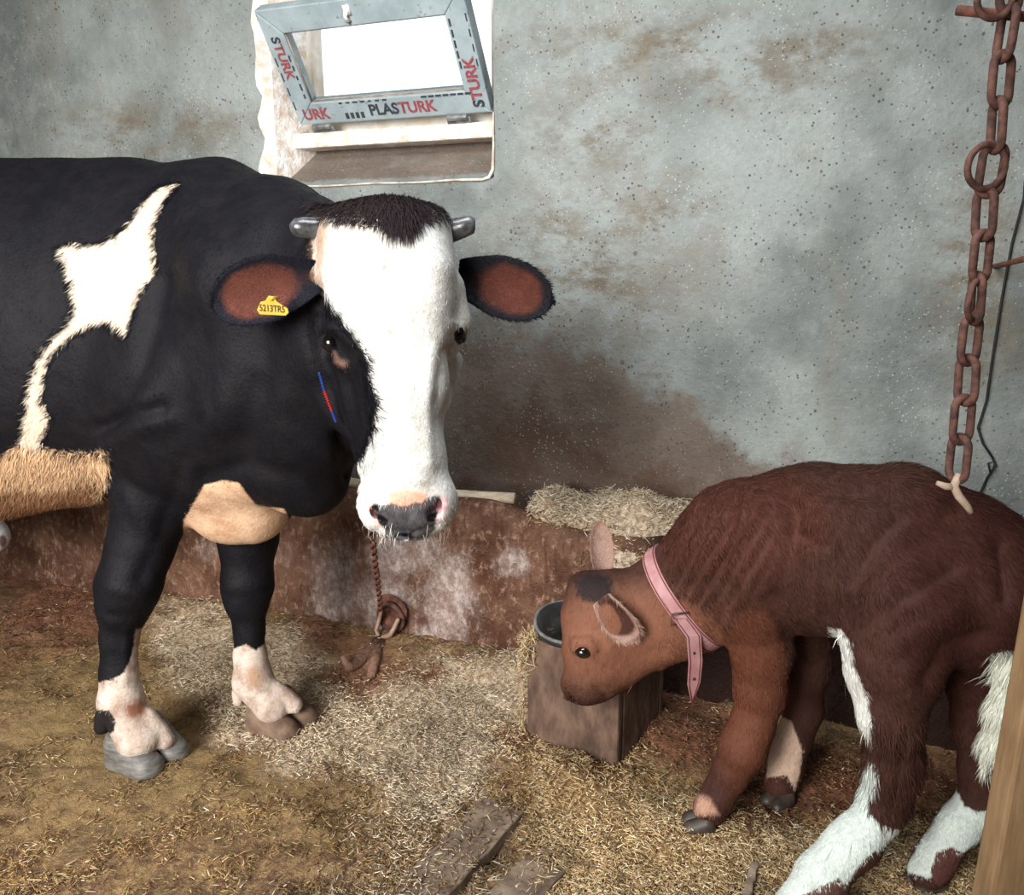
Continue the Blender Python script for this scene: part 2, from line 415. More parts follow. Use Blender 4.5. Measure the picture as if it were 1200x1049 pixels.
    # hinges at the bottom
    for a in (.085, wd-.12):
        mb = MB(); mb.tube([Q(a-.035, -.008, .004), Q(a+.035, -.008, .004)], .010, 10); mb.box(Q(a, -.028, -.002), D*.085, up*.034, nf*.006)
        mb.build('hinge', simple('dull_steel', (.10, .10, .10), (.26, .27, .27), 40, .5, .5, .2, .001, .3), root, bevel=.001)
    # catch on the top rail
    mb = MB(); mb.tube([Q(wd*.46, ht-.028, .004), Q(wd*.45, ht-.045, .012), Q(wd*.455, ht-.062, .008)], [.009, .006, .008], 8)
    mb.box(Q(wd*.46, ht-.03, .003), D*.022, up*.03, nf*.006)
    mb.build('catch', M['cream'], root)
    # printed film: words and small rows of marks
    red = simple('red_print', (.24, .045, .055), (.34, .10, .11), 90, .7, .2, 0); blk = simple('dark_print', (.03, .035, .045), (.06, .065, .08), 60, .7, .2, 0)
    def text(s, a, h, size, ang, mt, name='printed_word', mirror=False):
        cu = bpy.data.curves.new('word', 'FONT'); cu.body = s; cu.size = size; cu.extrude = 0; cu.offset = size*.035; cu.align_y = 'CENTER'
        to = bpy.data.objects.new('word_source', cu); COL.objects.link(to)
        bpy.context.view_layer.update()
        me = bpy.data.meshes.new_from_object(to.evaluated_get(bpy.context.evaluated_depsgraph_get()))
        bpy.data.objects.remove(to)
        ca, sa = math.cos(ang), math.sin(ang); mx = 0
        vs = []
        for vv in me.vertices:
            x, y = vv.co.x*1.0, vv.co.y
            mx = max(mx, x)
            if mirror: y = -y
            vs.append(Q(a+x*ca-y*sa, h+x*sa+y*ca, .0012))
        for vv, q in zip(me.vertices, vs): vv.co = q
        me.materials.clear()
        link(name, me, mt, root, smooth=False); return mx
    z = .052
    x0 = .03; x0 += text('URK', x0, rw*.46, z, 0, red)
    x0 = .115; k = wd*.42
    mxx = text('PLAS', wd*.40, rw*.46, z, 0, blk); text('TURK', wd*.40+mxx+.002, rw*.46, z, 0, red)
    # left rail reads downward, right rail reads upward with the letters turned
    m4 = text('S', rw*.5, ht-.085, .045, -math.pi/2, blk); text('TURK', rw*.5, ht-.087-m4, .045, -math.pi/2, red)
    m3 = text('S', wd-rw*.45, .02, z, math.pi/2, blk, mirror=False); text('TURK', wd-rw*.45, .02+m3, z, math.pi/2, red)
    r = np.random.default_rng(3)
    def dash(a, h, la, lh):
        mk = MB(); mk.box(Q(a, h, .001), D*la, up*lh, nf*.0015); mk.build('printed_mark', blk, root, smooth=False)
    for i in range(7): dash(.19+i*.028, rw*.9, .018*(.6+r.random()*.6), .005); dash(wd-.22+i*.026, rw*.9, .02, .006)
    for i in range(5): dash(rw*.85, .10+i*.032, .006, .02*(.6+r.random()*.7)); dash(wd-rw*.85, ht-.10-i*.032, .006, .022)
    for i in range(4): dash(wd-rw*.1, ht-.09-i*.045, .004, .022); dash(rw*.12, .07+i*.05, .004, .028)
    for i in range(4): dash(.2+i*.02, rw*.3, .012, .02); 
window()
def sill_lip():
    mb = MB(); pts = [W(wl+.02+(wr-wl-.06)*k/8, wz0+.002*math.sin(k*2), WOFF-.004) for k in range(9)]+[W(wr-.015, wz0+.006, WOFF-.004), W(wr-.002, wz0+.03, WOFF-.004), W(wr, wz0+.10, WOFF-.004), W(wr, wz0+.2, WOFF-.004)]
    mb.tube(pts, [.002, .003, .0035, .003, .004, .003, .0035, .004, .005, .006, .006, .004, .002], 6)
    tag(mb.build('trim_3', simple('chipped_plaster', (.45, .36, .29), (.75, .68, .60), 30, .9, .2, .6, .005)), kind='structure')
sill_lip()

# ------------------------------------------------------------------ trough
TH = .50
def trough():
    L0, L1 = -3.4, 2.0; th = .09
    V = []; Q = []; c = 0
    def sheet(fn, n1, n2):
        nonlocal c
        u = np.linspace(0, 1, n1); w_ = np.linspace(0, 1, n2); U, Wv = np.meshgrid(u, w_, indexing='ij')
        s, off, z = fn(U.ravel(), Wv.ravel())
        v = B0+s[:, None]*D+off[:, None]*NR+z[:, None]*np.array([0, 0, 1.])
        i = np.arange(n1*n2).reshape(n1, n2)
        q = np.stack([i[:-1, :-1], i[1:, :-1], i[1:, 1:], i[:-1, 1:]], -1).reshape(-1, 4)
        V.append(v); Q.append(q+c); c += len(v)
    # profile of the wall in cross-section: foot, face, rounded rim, inside, bed
    prof = [(-.01, -.03), (0, .1), (0, .3), (.004, .455), (.016, .485), (.035, .50), (.065, .50), (.085, .485), (.095, .45), (.10, .30), (.12, .24), (.37, .22)]
    pr = np.array(prof); cl = np.r_[0, np.cumsum(np.hypot(*np.diff(pr, axis=0).T))]; cl /= cl[-1]
    def fn(u, w_):
        return L0+(L1-L0)*u, np.interp(w_, cl, pr[:, 0]), np.interp(w_, cl, pr[:, 1])
    sheet(fn, 260, 70)
    V = np.concatenate(V); Q = np.concatenate(Q)
    nz = (fbm(V[:, 0]*7, V[:, 2]*7, seed=11)-.5)*.03+(fbm(V[:, 0]*30, V[:, 2]*30, seed=12)-.5)*.008
    V = V-NR*nz[:, None]; ss = (V-B0)@D; V[:, 2] -= .050*np.clip((ss+.08)/.2, 0, 1)*np.clip((V[:, 2]-.30)/.16, 0, 1)*((V-B0)@NR < .13); V[:, 2] += (fbm(V[:, 0]*4, V[:, 1]*4, seed=2)-.5)*.03*np.clip((V[:, 2]-.30)/.14, 0, 1)
    me = mesh_np('feeding_trough', V, quads=Q)
    X, Y, t = project(V)
    lm = np.zeros(len(V))
    for cx, cy, rx, ry in ((392, 690, 50, 85), (470, 650, 75, 50), (525, 700, 50, 95), (445, 700, 60, 60), (600, 660, 30, 30), (240, 640, 34, 40), (330, 650, 30, 24), (510, 745, 45, 30)):
        lm = np.maximum(lm, np.clip(1.15-np.hypot((X-cx)/rx, (Y-cy)/ry), 0, .8)*(1 if cx > 350 else .62))
    fattr(me, 'lime', lm)
    dk = np.clip((X-735)/40, 0, 1)+np.clip(1-(V[:, 2]-.0)/.10, 0, .0)  # trough front right of the feed box: calf's shade painted into the colour
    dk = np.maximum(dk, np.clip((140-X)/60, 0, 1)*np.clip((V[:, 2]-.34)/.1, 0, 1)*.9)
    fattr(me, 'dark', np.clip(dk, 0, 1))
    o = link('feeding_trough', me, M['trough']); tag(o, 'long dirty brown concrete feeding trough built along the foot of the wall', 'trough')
    mb = MB(); a = W(-1.5, TH-.0, .10); 
    pts = [W(s, .512+.006*math.sin(s*3), .075+.012*math.sin(s*5)) for s in np.linspace(-1.25, -.02, 14)]
    mb.tube(pts, [.017+.002*math.sin(i) for i in range(14)], 10)
    tag(mb.build('wooden_pole', simple('bleached_wood', (.38, .30, .21), (.56, .47, .35), 20, .8, .2, .4, .003, stretch=(1, 4, 4))),
        'pale thin wooden pole lying along the rim of the feeding trough behind the cow muzzle', 'pole')
trough()

# ------------------------------------------------------------------ ground
PALE = [(165, 715), (250, 715), (350, 735), (420, 775), (600, 775), (700, 780), (640, 870), (600, 900), (560, 940), (520, 975), (470, 960), (430, 925), (360, 900), (300, 885), (255, 850), (190, 800)]
GOLD = [(596, 880), (640, 868), (700, 895), (760, 890), (800, 930), (900, 955), (1000, 960), (1200, 960), (1200, 1200), (600, 1200), (640, 1040), (615, 960)]
RED = [(700, 780), (770, 760), (850, 800), (860, 860), (1000, 880), (1200, 880), (1200, 960), (1000, 950), (880, 985), (820, 900), (750, 890), (700, 900)]
RED2 = [(0, 600), (140, 600), (170, 700), (120, 750), (0, 770)]
RED3 = [(590, 870), (625, 870), (620, 900), (600, 910)]
RED4 = [(330, 690), (400, 735), (480, 770), (500, 790), (420, 805), (370, 775)]
OLIVE = [(0, 750), (140, 750), (280, 830), (300, 900), (420, 930), (480, 960), (440, 1000), (250, 960), (120, 990), (0, 960)]
def masks(v):
    X, Y, t = project(v)
    wob = (fbm(v[:, 0]*9, v[:, 1]*9, seed=21)-.5)*60
    g = lambda p, s: np.clip(.5+(poly_sd(X, Y, p)+wob)/s, 0, 1)
    pale = g(PALE, 30); gold = g(GOLD, 40); red = np.maximum(g(RED, 30), np.maximum(g(RED2, 60), np.maximum(g(RED3, 10), .8*g(RED4, 25)))); ol = g(OLIVE, 80)
    red = red*(1-gold*.6); pale = pale*(1-.7*g(RED4, 25))
    pale = np.maximum(pale, .38*g([(420, 940), (560, 940), (600, 1049), (600, 1200), (300, 1200), (430, 1000)], 90))
    return X, Y, t, pale, gold, red, ol
def hmap(x, y):
    v = np.stack([x, y, np.zeros_like(x)], 1)
    X, Y, t = project(v)
    h = (fbm(x*3, y*3, seed=31)-.5)*.03+(fbm(x*11, y*11, seed=32)-.5)*.03+(fbm(x*30, y*30, seed=33)-.5)*.014
    dline = (v-B0)@NR      # distance to the trough face, negative in the room
    h = h+.05*np.exp(-((dline+.02)/.16)**2)*(X < 640)*(X > 130)
    def bumpc(px, py, r, a):
        c = G(px, py); return a*np.exp(-(((x-c[0])**2+(y-c[1])**2)/r**2))
    h = h+bumpc(655, 925, .12, .06)+bumpc(770, 865, .16, .05)+bumpc(560, 870, .2, .02)
    for px, py in ((172, 893), (330, 852), (822, 965), (915, 935), (1085, 1035), (925, 1100)):
        c = G(px, py); d2 = (x-c[0])**2+(y-c[1])**2; k = np.exp(-d2/.075**2); h = h*(1-k)+(-.004)*k
    return h
def build_floor():
    x = np.arange(-2.6, 1.9, .011); y = np.arange(.95, 3.5, .011)
    XX, YY = np.meshgrid(x, y, indexing='ij'); xs, ys = XX.ravel(), YY.ravel()
    z = hmap(xs, ys); v = np.stack([xs, ys, z], 1)
    i = np.arange(len(xs)).reshape(XX.shape)
    q = np.stack([i[:-1, :-1], i[1:, :-1], i[1:, 1:], i[:-1, 1:]], -1).reshape(-1, 4)
    # outer apron
    c = len(v); out = np.array([(XL, YB, -.02), (XR, YB, -.02), (XR, 4.6, -.02), (XL, 4.6, -.02), (-2.6, .95, -.02), (1.895, .95, -.02), (1.895, 3.49, -.02), (-2.6, 3.49, -.02)])
    v = np.concatenate([v, out]); q = np.concatenate([q, np.array([[c, c+1, c+5, c+4], [c+1, c+2, c+6, c+5], [c+2, c+3, c+7, c+6], [c+3, c, c+4, c+7]])])
    me = mesh_np('floor', v, quads=q)
    X, Y, t, pale, gold, red, ol = masks(v)
    for n_, a in (('pale', pale), ('gold', gold), ('red', red), ('olive', ol)): fattr(me, n_, a)
    tag(link('floor', me, M['floor']), kind='structure')
build_floor()
def strawmesh(pos, yaw, pit, ln, wd, colr):
    n = len(pos)
    d = np.stack([np.cos(yaw)*np.cos(pit), np.sin(yaw)*np.cos(pit), np.sin(pit)], 1)
    s = np.stack([-np.sin(yaw), np.cos(yaw), np.zeros(n)], 1); u = np.cross(d, s)
    a = pos-d*ln[:, None]/2; b = pos+d*ln[:, None]/2; w_ = wd[:, None]/2
    bend = u*(ln*.06)[:, None]
    tri = [s*w_, (-s*.5+u*.8)*w_, (-s*.5-u*.8)*w_]
    v = np.stack([a+tri[0], a+tri[1], a+tri[2], b+tri[0], b+tri[1], b+tri[2]], 1).reshape(-1, 3)
    base = np.arange(n)[:, None]*6
    q = np.concatenate([base+np.array([0, 1, 4, 3]), base+np.array([1, 2, 5, 4]), base+np.array([2, 0, 3, 5])], 0)
    t = np.concatenate([base+np.array([0, 2, 1]), base+np.array([3, 4, 5])], 0)
    me = mesh_np('straw', v, quads=q, tris=t)
    cattr(me, 'col', np.repeat(colr, 6, 0)); return me
PC = np.array([[.80, .68, .50], [.62, .49, .33], [.90, .80, .64], [.44, .31, .18], [.70, .55, .38]])
GC = np.array([[.66, .49, .27], [.50, .34, .17], [.80, .66, .42], [.30, .18, .09], [.60, .43, .22]])
BC = np.array([[.38, .25, .10], [.25, .13, .06], [.50, .37, .18], [.15, .07, .04], [.30, .18, .07]])
RC = np.array([[.19, .08, .04], [.24, .11, .05], [.14, .06, .03], [.30, .17, .09], [.20, .09, .045]])
def build_litter():
    n = 360000; r = np.random.default_rng(9)
    px = r.uniform(-120, 1320, n); py = 640+(1250-640)*r.random(n)**.8
    d = np.stack([(px-CX)/F, cp-(py-CY)/F*sp, -sp-(py-CY)/F*cp], 1); t = -H/d[:, 2]
    p = np.array([0, 0, H])+d*t[:, None]
    ok = ((p-B0)@NR < -.0) & (p[:, 1] > 1.0) & (np.abs(p[:, 0]) < 1.85)
    p = p[ok]; X, Y, t, pale, gold, red, ol = masks(p)
    cl = fbm(p[:, 0]*14, p[:, 1]*14, seed=5)
    cl2 = np.clip((fbm(p[:, 0]*7, p[:, 1]*7, seed=6)-.3)*3.2, .35, 1.1); dens = np.clip(.34*np.clip((cl-.36)*4, .08, 1)+(.95*pale+.85*gold+.40*red)*cl2, 0, 1)*np.clip(1.5-t/4, .3, 1)
    keep = r.random(len(p)) < dens*.80
    p = p[keep]; pale, gold, red, ol = pale[keep], gold[keep], red[keep], ol[keep]; n = len(p)
    k = r.integers(0, 5, n)
    c = BC[k].copy(); jit = r.random(n)
    sel = jit < pale; c[sel] = PC[k[sel]]
    sel = r.random(n) < gold; c[sel] = GC[k[sel]]
    sel = r.random(n) < red*.9; c[sel] = RC[k[sel]]
    sel = r.random(n) < .04; c[sel] = PC[k[sel]]
    c = c*r.uniform(.6, 1.1, (n, 1))*(.72+.5*np.clip((fbm(p[:, 0]*5, p[:, 1]*5, seed=7)-.3)*2.5, 0, 1))[:, None]
    p[:, 2] = hmap(p[:, 0], p[:, 1])+r.uniform(0, .008, n)+.004*(pale+gold)
    for (a_, b_, w_) in (((590, 958), (430, 1130), .105), ((640, 1020), (560, 1100), .09)):
        a_, b_ = G(*a_), G(*b_); l_ = b_-a_; L_ = np.linalg.norm(l_); l_ = l_/L_; q_ = p-a_; al = q_@l_; ac = np.abs(q_[:, 0]*l_[1]-q_[:, 1]*l_[0])
        on = (al > 0) & (al < L_) & (ac < w_/2) & (r.random(n) < .30); p[on, 2] = .038
    ln = r.gamma(2.6, .0036, n)+.005; ln = np.minimum(ln, .05); wd = r.uniform(.0010, .0027, n)
    me = strawmesh(p, r.uniform(0, 6.283, n), r.normal(0, .28, n), ln, wd, c)
    tag(link('straw_litter', me, M['straw'], smooth=False), 'chopped straw litter strewn over the barn floor', 'straw', kind='stuff')
build_litter()
def build_heap():
    # straw heaped inside the trough on the right, spilling over its rim
    s = np.linspace(-.18, .95, 110); o = np.linspace(.0, .355, 44); SS, OO = np.meshgrid(s, o, indexing='ij'); s_, o_ = SS.ravel(), OO.ravel()
    env = np.clip((s_+.14)/.22, 0, 1); env = env*env*(3-2*env)*np.clip((.95-s_)/.15, 0, 1)**.5
    front = np.clip(o_/.07, 0, 1)**.6
    h = .30+.175*env+(fbm(s_*9, o_*9, seed=8)-.5)*.05+.030*np.sin(s_*19+1.2)*env*np.exp(-((o_-.1)/.15)**2)+.03*env*np.exp(-((o_-.13)/.09)**2)
    spill = np.exp(-((s_-.40)/.09)**2)
    o2 = o_+.030-spill*.115*(1-front)
    h = h-(1-front)*(.035+spill*.20+.10*(1-env))
    v = B0+s_[:, None]*D+o2[:, None]*NR+h[:, None]*np.array([0, 0, 1.])
    i = np.arange(len(s_)).reshape(SS.shape); q = np.stack([i[:-1, :-1], i[1:, :-1], i[1:, 1:], i[:-1, 1:]], -1).reshape(-1, 4)
    me = mesh_np('straw_heap', v, quads=q)
    hp = link('straw_heap', me, simple('matted_straw', (.26, .17, .11), (.66, .54, .40), 60, .9, .2, .8, .01))
    tag(hp, 'pale straw heaped in the trough against the wall, left of the calf', 'straw', kind='stuff')
    r = np.random.default_rng(4); n = 14000
    k = r.integers(0, len(s_), n); p = v[k]+r.normal(0, .006, (n, 3)); kk = r.integers(0, 5, n)
    p[:, 2] += .004
    ft = front[k] < .6
    c = PC[kk].copy(); c[ft] = np.where(r.random((ft.sum(), 1)) < .6, BC[kk[ft]], PC[kk[ft]]); c *= r.uniform(.7, 1.1, (n, 1))
    keep = env[k] > .05; p, c = p[keep], c[keep]; n = len(p)
    ln = r.gamma(4, .0045, n)+.006
    m2 = strawmesh(p, r.uniform(0, 6.283, n), r.normal(0, .4, n), np.minimum(ln, .05), r.uniform(.0013, .003, n), c)
    o = link('loose_straw', m2, M['straw'], hp, smooth=False); tag(o, kind='stuff')
build_heap()
def build_golden():
    # loose golden pile pushed against the foot of the wooden feeder is part of the litter height map
    pass

# planks half buried in the litter
M['plank'] = simple('dirty_plank', (.13, .09, .065), (.27, .21, .155), 10, .85, .25, .5, .004, stretch=(2, 2, 2))
def plank(a, b, wd, th, label, name='floor_plank', zt=.02):
    a = G(*a); b = G(*b); l = b-a; ln = np.linalg.norm(l); u = l/ln; s = np.cross([0, 0, 1], u)
    mb = MB(); n = 14; v = []; f = []
    for i in range(n):
        c = a+l*i/(n-1); e = .0015*math.sin(i*2.1)
        for k, (x, z) in enumerate(((-wd/2, 0), (wd/2, 0), (wd/2, th), (-wd/2, th))):
            v.append(c+s*(x+e*(1 if x > 0 else .3))+np.array([0, 0, z+zt-th+.002*math.sin(i*1.3)]))
    for i in range(n-1):
        for k in range(4): f.append((i*4+k, i*4+(k+1) % 4, (i+1)*4+(k+1) % 4, (i+1)*4+k))
    f += [(3, 2, 1, 0), tuple((n-1)*4+k for k in range(4))]
    mb.add(v, f); return tag(mb.build(name, M['plank'], smooth=False, bevel=.003), label, 'plank')
plank((590, 958), (430, 1130), .105, .03, 'grey brown wooden plank sunk in the straw litter at the bottom centre', zt=.034)
plank((640, 1020), (560, 1100), .09, .02, 'short dark board end lying in the dung right of the longer plank', zt=.018)
plank((884, 1022), (868, 1085), .016, .012, 'small dark stick end lying in the straw in front of the calf', 'stick', zt=.024)
# wooden post at the right edge
def post():
    Yp = 1.22; lo, hi = P(1163, 1049, Yp), P(1199, 850, Yp); u = (hi-lo)/np.linalg.norm(hi-lo); k0 = -lo[2]/u[2]; k1 = (1.6-lo[2])/u[2]
    a, b = lo+u*k0, lo+u*k1; sx = np.cross(u, [0, 1, 0]); sx = sx/np.linalg.norm(sx); sx = sx if sx[0] > 0 else -sx
    mb = MB(); mb.box((a+b)/2+sx*.045+np.array([0, .03, 0]), sx*.09, (0, .055, 0), b-a)
    tag(mb.build('wooden_post', simple('yellow_wood', (.19, .115, .055), (.30, .19, .10), 9, .7, .3, .3, .003, stretch=(5, 5, .8)), smooth=False, bevel=.006), 'upright light brown wooden post at the right edge beside the calf', 'post')
#post is placed after the calf

# ------------------------------------------------------------------ feeder box and rubber bowl
def feeder():
    a = G(617, 868); b = G(716, 906); e = b-a; wdt = np.linalg.norm(e)+.015; e = e/np.linalg.norm(e); n_ = np.array([-e[1], e[0], 0])
    dp = .25; ht = .285; c = a+e*wdt/2+n_*dp/2
    root = empty('wooden_feed_box', c)
    tag(root, 'low brown wooden feed box holding a black bowl under the calf head', 'box')
    m = simple('grimy_board', (.065, .038, .027), (.17, .105, .075), 24, .8, .3, .6, .005, stretch=(1, 1, .5))
    def board(cc, ax, ay, az):
        mb = MB(); mb.box(cc, ax, ay, az); mb.build('side_board', m, root, smooth=False, bevel=.006)
    t = .025; Z = np.array([0, 0, 1.])
    board(c-n_*(dp/2-t/2)+Z*ht/2, e*wdt, n_*t, Z*ht); board(c+n_*(dp/2-t/2)+Z*ht/2, e*wdt, n_*t, Z*ht)
    board(c-e*(wdt/2-t/2)+Z*ht/2, e*t, n_*(dp-2*t-.001), Z*(ht-.002)); board(c+e*(wdt/2-t/2)+Z*ht/2, e*t, n_*(dp-2*t-.001), Z*(ht-.002))
    mb = MB(); mb.box(c+Z*.16, e*(wdt-2*t), n_*(dp-2*t), Z*.02); mb.build('shelf_board', m, root, smooth=False)
    # bowl
    bc = c+Z*.0-e*.004; prof = [(.0, .172), (.085, .175), (.10, .20), (.132, .335), (.141, .340), (.142, .332), (.138, .326)]
    prof2 = [(.138, .326), (.142, .332), (.142, .342), (.133, .345), (.124, .336), (.095, .205), (.07, .195), (.0, .192)]
    pr = [(.0, .172), (.07, .172), (.082, .178), (.086, .20), (.098, .286), (.140, .300), (.152, .304), (.156, .314), (.152, .322), (.143, .320), (.130, .308)]+[(.090, .24), (.07, .235), (0, .235)]
    N_ = 48; v = []; f = []
    for r_, z in pr:
        for k in range(N_):
            an = 2*math.pi*k/N_; dent = 1+.03*math.sin(2*an+.5)
            v.append(bc+np.array([math.cos(an)*r_*dent, math.sin(an)*r_*dent, z+(.006*math.sin(3*an) if r_ > .1 else 0)]))
    for i in range(len(pr)-1):
        for k in range(N_): f.append((i*N_+k, i*N_+(k+1) % N_, (i+1)*N_+(k+1) % N_, (i+1)*N_+k))
    mb = MB(); mb.add(v, f)
    bowl = mb.build('rubber_bowl', M['rubber']); tag(bowl, 'black rubber bowl set in the wooden feed box under the calf', 'bowl')
    mb = MB(); mb.tube([bc+np.array([math.cos(2*math.pi*k/48)*.1525*(1+.03*math.sin(4*math.pi*k/48+.5)), math.sin(2*math.pi*k/48)*.1525*(1+.03*math.sin(4*math.pi*k/48+.5)), .319+.006*math.sin(6*math.pi*k/48)]) for k in range(48)], .0045, 8, closed=True)
    mb.build('rim', simple('grey_rubber', (.06, .065, .068), (.22, .23, .23), 30, .5, .4, .2, .001), bowl)  # rim ring in a lighter grey than the bowl
    r = np.random.default_rng(2); n = 900; an = r.uniform(0, 6.28, n); rr = .08*np.sqrt(r.random(n))
    p = bc+np.stack([np.cos(an)*rr, np.sin(an)*rr, .243+r.uniform(0, .012, n)], 1)
    me = strawmesh(p, r.uniform(0, 6.28, n), r.normal(0, .3, n), r.uniform(.008, .025, n), r.uniform(.0015, .003, n), BC[r.integers(0, 5, n)]*.8)
    tag(link('feed', me, M['straw'], smooth=False), 'coarse feed lying in the black rubber bowl', 'feed', kind='stuff')
    # wisps of hay hanging at the left of the bowl
    n = 1400; u = r.random(n); p = a[None]+e*(u[:, None]*.05-.02)+n_*(r.random(n)[:, None]*.1-.012)+Z*(.285-.10*r.random(n)[:, None]**2+.004)
    p2 = a[None]-e*(.012+.03*r.random(n)[:, None]*r.random(n)[:, None])+n_*(r.random(n)[:, None]*.2)+Z*(.29*r.random(n)[:, None])
    p = np.concatenate([p[:500], p2[:900]]); n = len(p)
    me = strawmesh(p, r.uniform(0, 6.28, n), r.normal(0, .8, n), r.uniform(.012, .04, n), r.uniform(.0013, .0028, n), GC[r.integers(0, 5, n)]*.8)
    tag(link('hay_wisps', me, M['straw'], smooth=False), 'wisps of hay caught on the left side of the wooden feed box', 'hay', kind='stuff')
feeder()

# ------------------------------------------------------------------ implicit modelling of bodies
class Field:
    def __init__(s, lo, hi, h):
        s.lo = np.array(lo, float); s.h = h; s.n = np.ceil((np.array(hi)-s.lo)/h).astype(int)+1
        s.a = np.full(s.n, 1.0, np.float32)
    def box(s, lo, hi):
        i0 = np.clip(np.floor((lo-s.lo)/s.h).astype(int), 0, s.n); i1 = np.clip(np.ceil((hi-s.lo)/s.h).astype(int)+1, 0, s.n)
        if (i1 <= i0).any(): return None
        ax = [(s.lo[k]+s.h*np.arange(i0[k], i1[k])).astype(np.float32) for k in range(3)]
        return tuple(slice(i0[k], i1[k]) for k in range(3)), np.meshgrid(*ax, indexing='ij', sparse=True)
    def smin(s, sl, d, k):
        a = s.a[sl]; hh = np.maximum(k-np.abs(a-d), 0)/k; s.a[sl] = np.minimum(a, d)-hh*hh*k/4
    def smax(s, sl, d, k):
        a = s.a[sl]; hh = np.maximum(k-np.abs(a-d), 0)/k; s.a[sl] = np.maximum(a, d)+hh*hh*k/4
    def cap(s, p, r1, q, r2, k=.03, sc=(1, 1, 1)):
        p, q = np.array(p, float), np.array(q, float); sc = np.array(sc, float); m = max(r1, r2)*sc.max()+k+3*s.h
        bx = s.box(np.minimum(p, q)-m, np.maximum(p, q)+m)
        if bx is None: return
        sl, (x, y, z) = bx
        # blade-like cross-sections: distances measured in stretched space
        a = p/sc; b = q/sc; ab = b-a; L = ab@ab+1e-12
        X, Y, Z = x/sc[0]-a[0], y/sc[1]-a[1], z/sc[2]-a[2]
        t = np.clip((X*ab[0]+Y*ab[1]+Z*ab[2])/L, 0, 1)
        d = np.sqrt((X-t*ab[0])**2+(Y-t*ab[1])**2+(Z-t*ab[2])**2)-(r1+(r2-r1)*t)
        s.smin(sl, (d*sc.min()).astype(np.float32), k)
    def ell(s, c, rad, R=None, k=.03, sub=False, ksub=None):
        c = np.array(c, float); rad = np.array(rad, float); m = rad.max()+k+3*s.h
        bx = s.box(c-m, c+m)
        if bx is None: return
        sl, (x, y, z) = bx
        X, Y, Z = x-c[0], y-c[1], z-c[2]
        if R is not None:
            R = np.array(R); X, Y, Z = (R[0, 0]*X+R[0, 1]*Y+R[0, 2]*Z, R[1, 0]*X+R[1, 1]*Y+R[1, 2]*Z, R[2, 0]*X+R[2, 1]*Y+R[2, 2]*Z)
        k0 = np.sqrt((X/rad[0])**2+(Y/rad[1])**2+(Z/rad[2])**2); k1 = np.sqrt((X/rad[0]**2)**2+(Y/rad[1]**2)**2+(Z/rad[2]**2)**2)+1e-9
        d = (k0*(k0-1)/k1).astype(np.float32)
        if sub: s.smax(sl, -d, k)
        else: s.smin(sl, d, k)
    def chain(s, pts, k=.03, sc=(1, 1, 1)):
        q = [PR(*p) for p in pts]
        for (a, ra), (b, rb) in zip(q[:-1], q[1:]): s.cap(a, ra, b, rb, k, sc)
    def plane(s, p, n_, k=.01):
        n_ = np.array(n_, float); n_ /= np.linalg.norm(n_); ax = [(s.lo[j]+s.h*np.arange(s.n[j])).astype(np.float32) for j in range(3)]
        x, y, z = np.meshgrid(*ax, indexing='ij', sparse=True); d = (x-p[0])*n_[0]+(y-p[1])*n_[1]+(z-p[2])*n_[2]
        s.smax((slice(None),)*3, d.astype(np.float32), k)
    def mesh(s, relax=2):
        a = s.a; ins = a < 0; nx, ny, nz = a.shape
        c = ins[:-1, :-1, :-1].astype(np.int8)
        cnt = np.zeros((nx-1, ny-1, nz-1), np.int8)
        for dx in (0, 1):
            for dy in (0, 1):
                for dz in (0, 1): cnt += ins[dx:nx-1+dx, dy:ny-1+dy, dz:nz-1+dz]
        act = (cnt > 0) & (cnt < 8); I = np.argwhere(act); idx = np.full(act.shape, -1, np.int32); idx[act] = np.arange(len(I))
        acc = np.zeros((len(I), 3)); w_ = np.zeros(len(I))
        cor = [(dx, dy, dz) for dx in (0, 1) for dy in (0, 1) for dz in (0, 1)]
        for i, p in enumerate(cor):
            for q in cor[i+1:]:
                if sum(abs(p[k]-q[k]) for k in range(3)) != 1: continue
                va = a[I[:, 0]+p[0], I[:, 1]+p[1], I[:, 2]+p[2]]; vb = a[I[:, 0]+q[0], I[:, 1]+q[1], I[:, 2]+q[2]]
                m = (va < 0) != (vb < 0); t = np.where(m, va/np.where(va == vb, 1, va-vb), 0)
                pp = np.array(p)+t[:, None]*(np.array(q)-np.array(p)); acc += pp*m[:, None]; w_ += m
        v = s.lo+s.h*(I+acc/w_[:, None])
        quads = []
        for ax in range(3):
            sl0 = [slice(None)]*3; sl1 = [slice(None)]*3; sl0[ax] = slice(0, -1); sl1[ax] = slice(1, None)
            e0 = ins[tuple(sl0)]; e1 = ins[tuple(sl1)]; E = np.argwhere(e0 != e1); u, w2 = (ax+1) % 3, (ax+2) % 3
            ok = (E[:, u] > 0) & (E[:, w2] > 0) & (E[:, u] < idx.shape[u]) & (E[:, w2] < idx.shape[w2]); E = E[ok]
            def g(du, dw):
                J = E.copy(); J[:, u] -= du; J[:, w2] -= dw; return idx[J[:, 0], J[:, 1], J[:, 2]]
            q = np.stack([g(1, 1), g(0, 1), g(0, 0), g(1, 0)], 1); fl = ~ins[E[:, 0], E[:, 1], E[:, 2]]
            q[fl] = q[fl][:, ::-1]; quads.append(q)
        q = np.concatenate(quads); q = q[(q >= 0).all(1)]
        e = np.concatenate([q[:, [0, 1]], q[:, [1, 2]], q[:, [2, 3]], q[:, [3, 0]]]); e = np.concatenate([e, e[:, ::-1]])
        deg = np.bincount(e[:, 0], minlength=len(v))
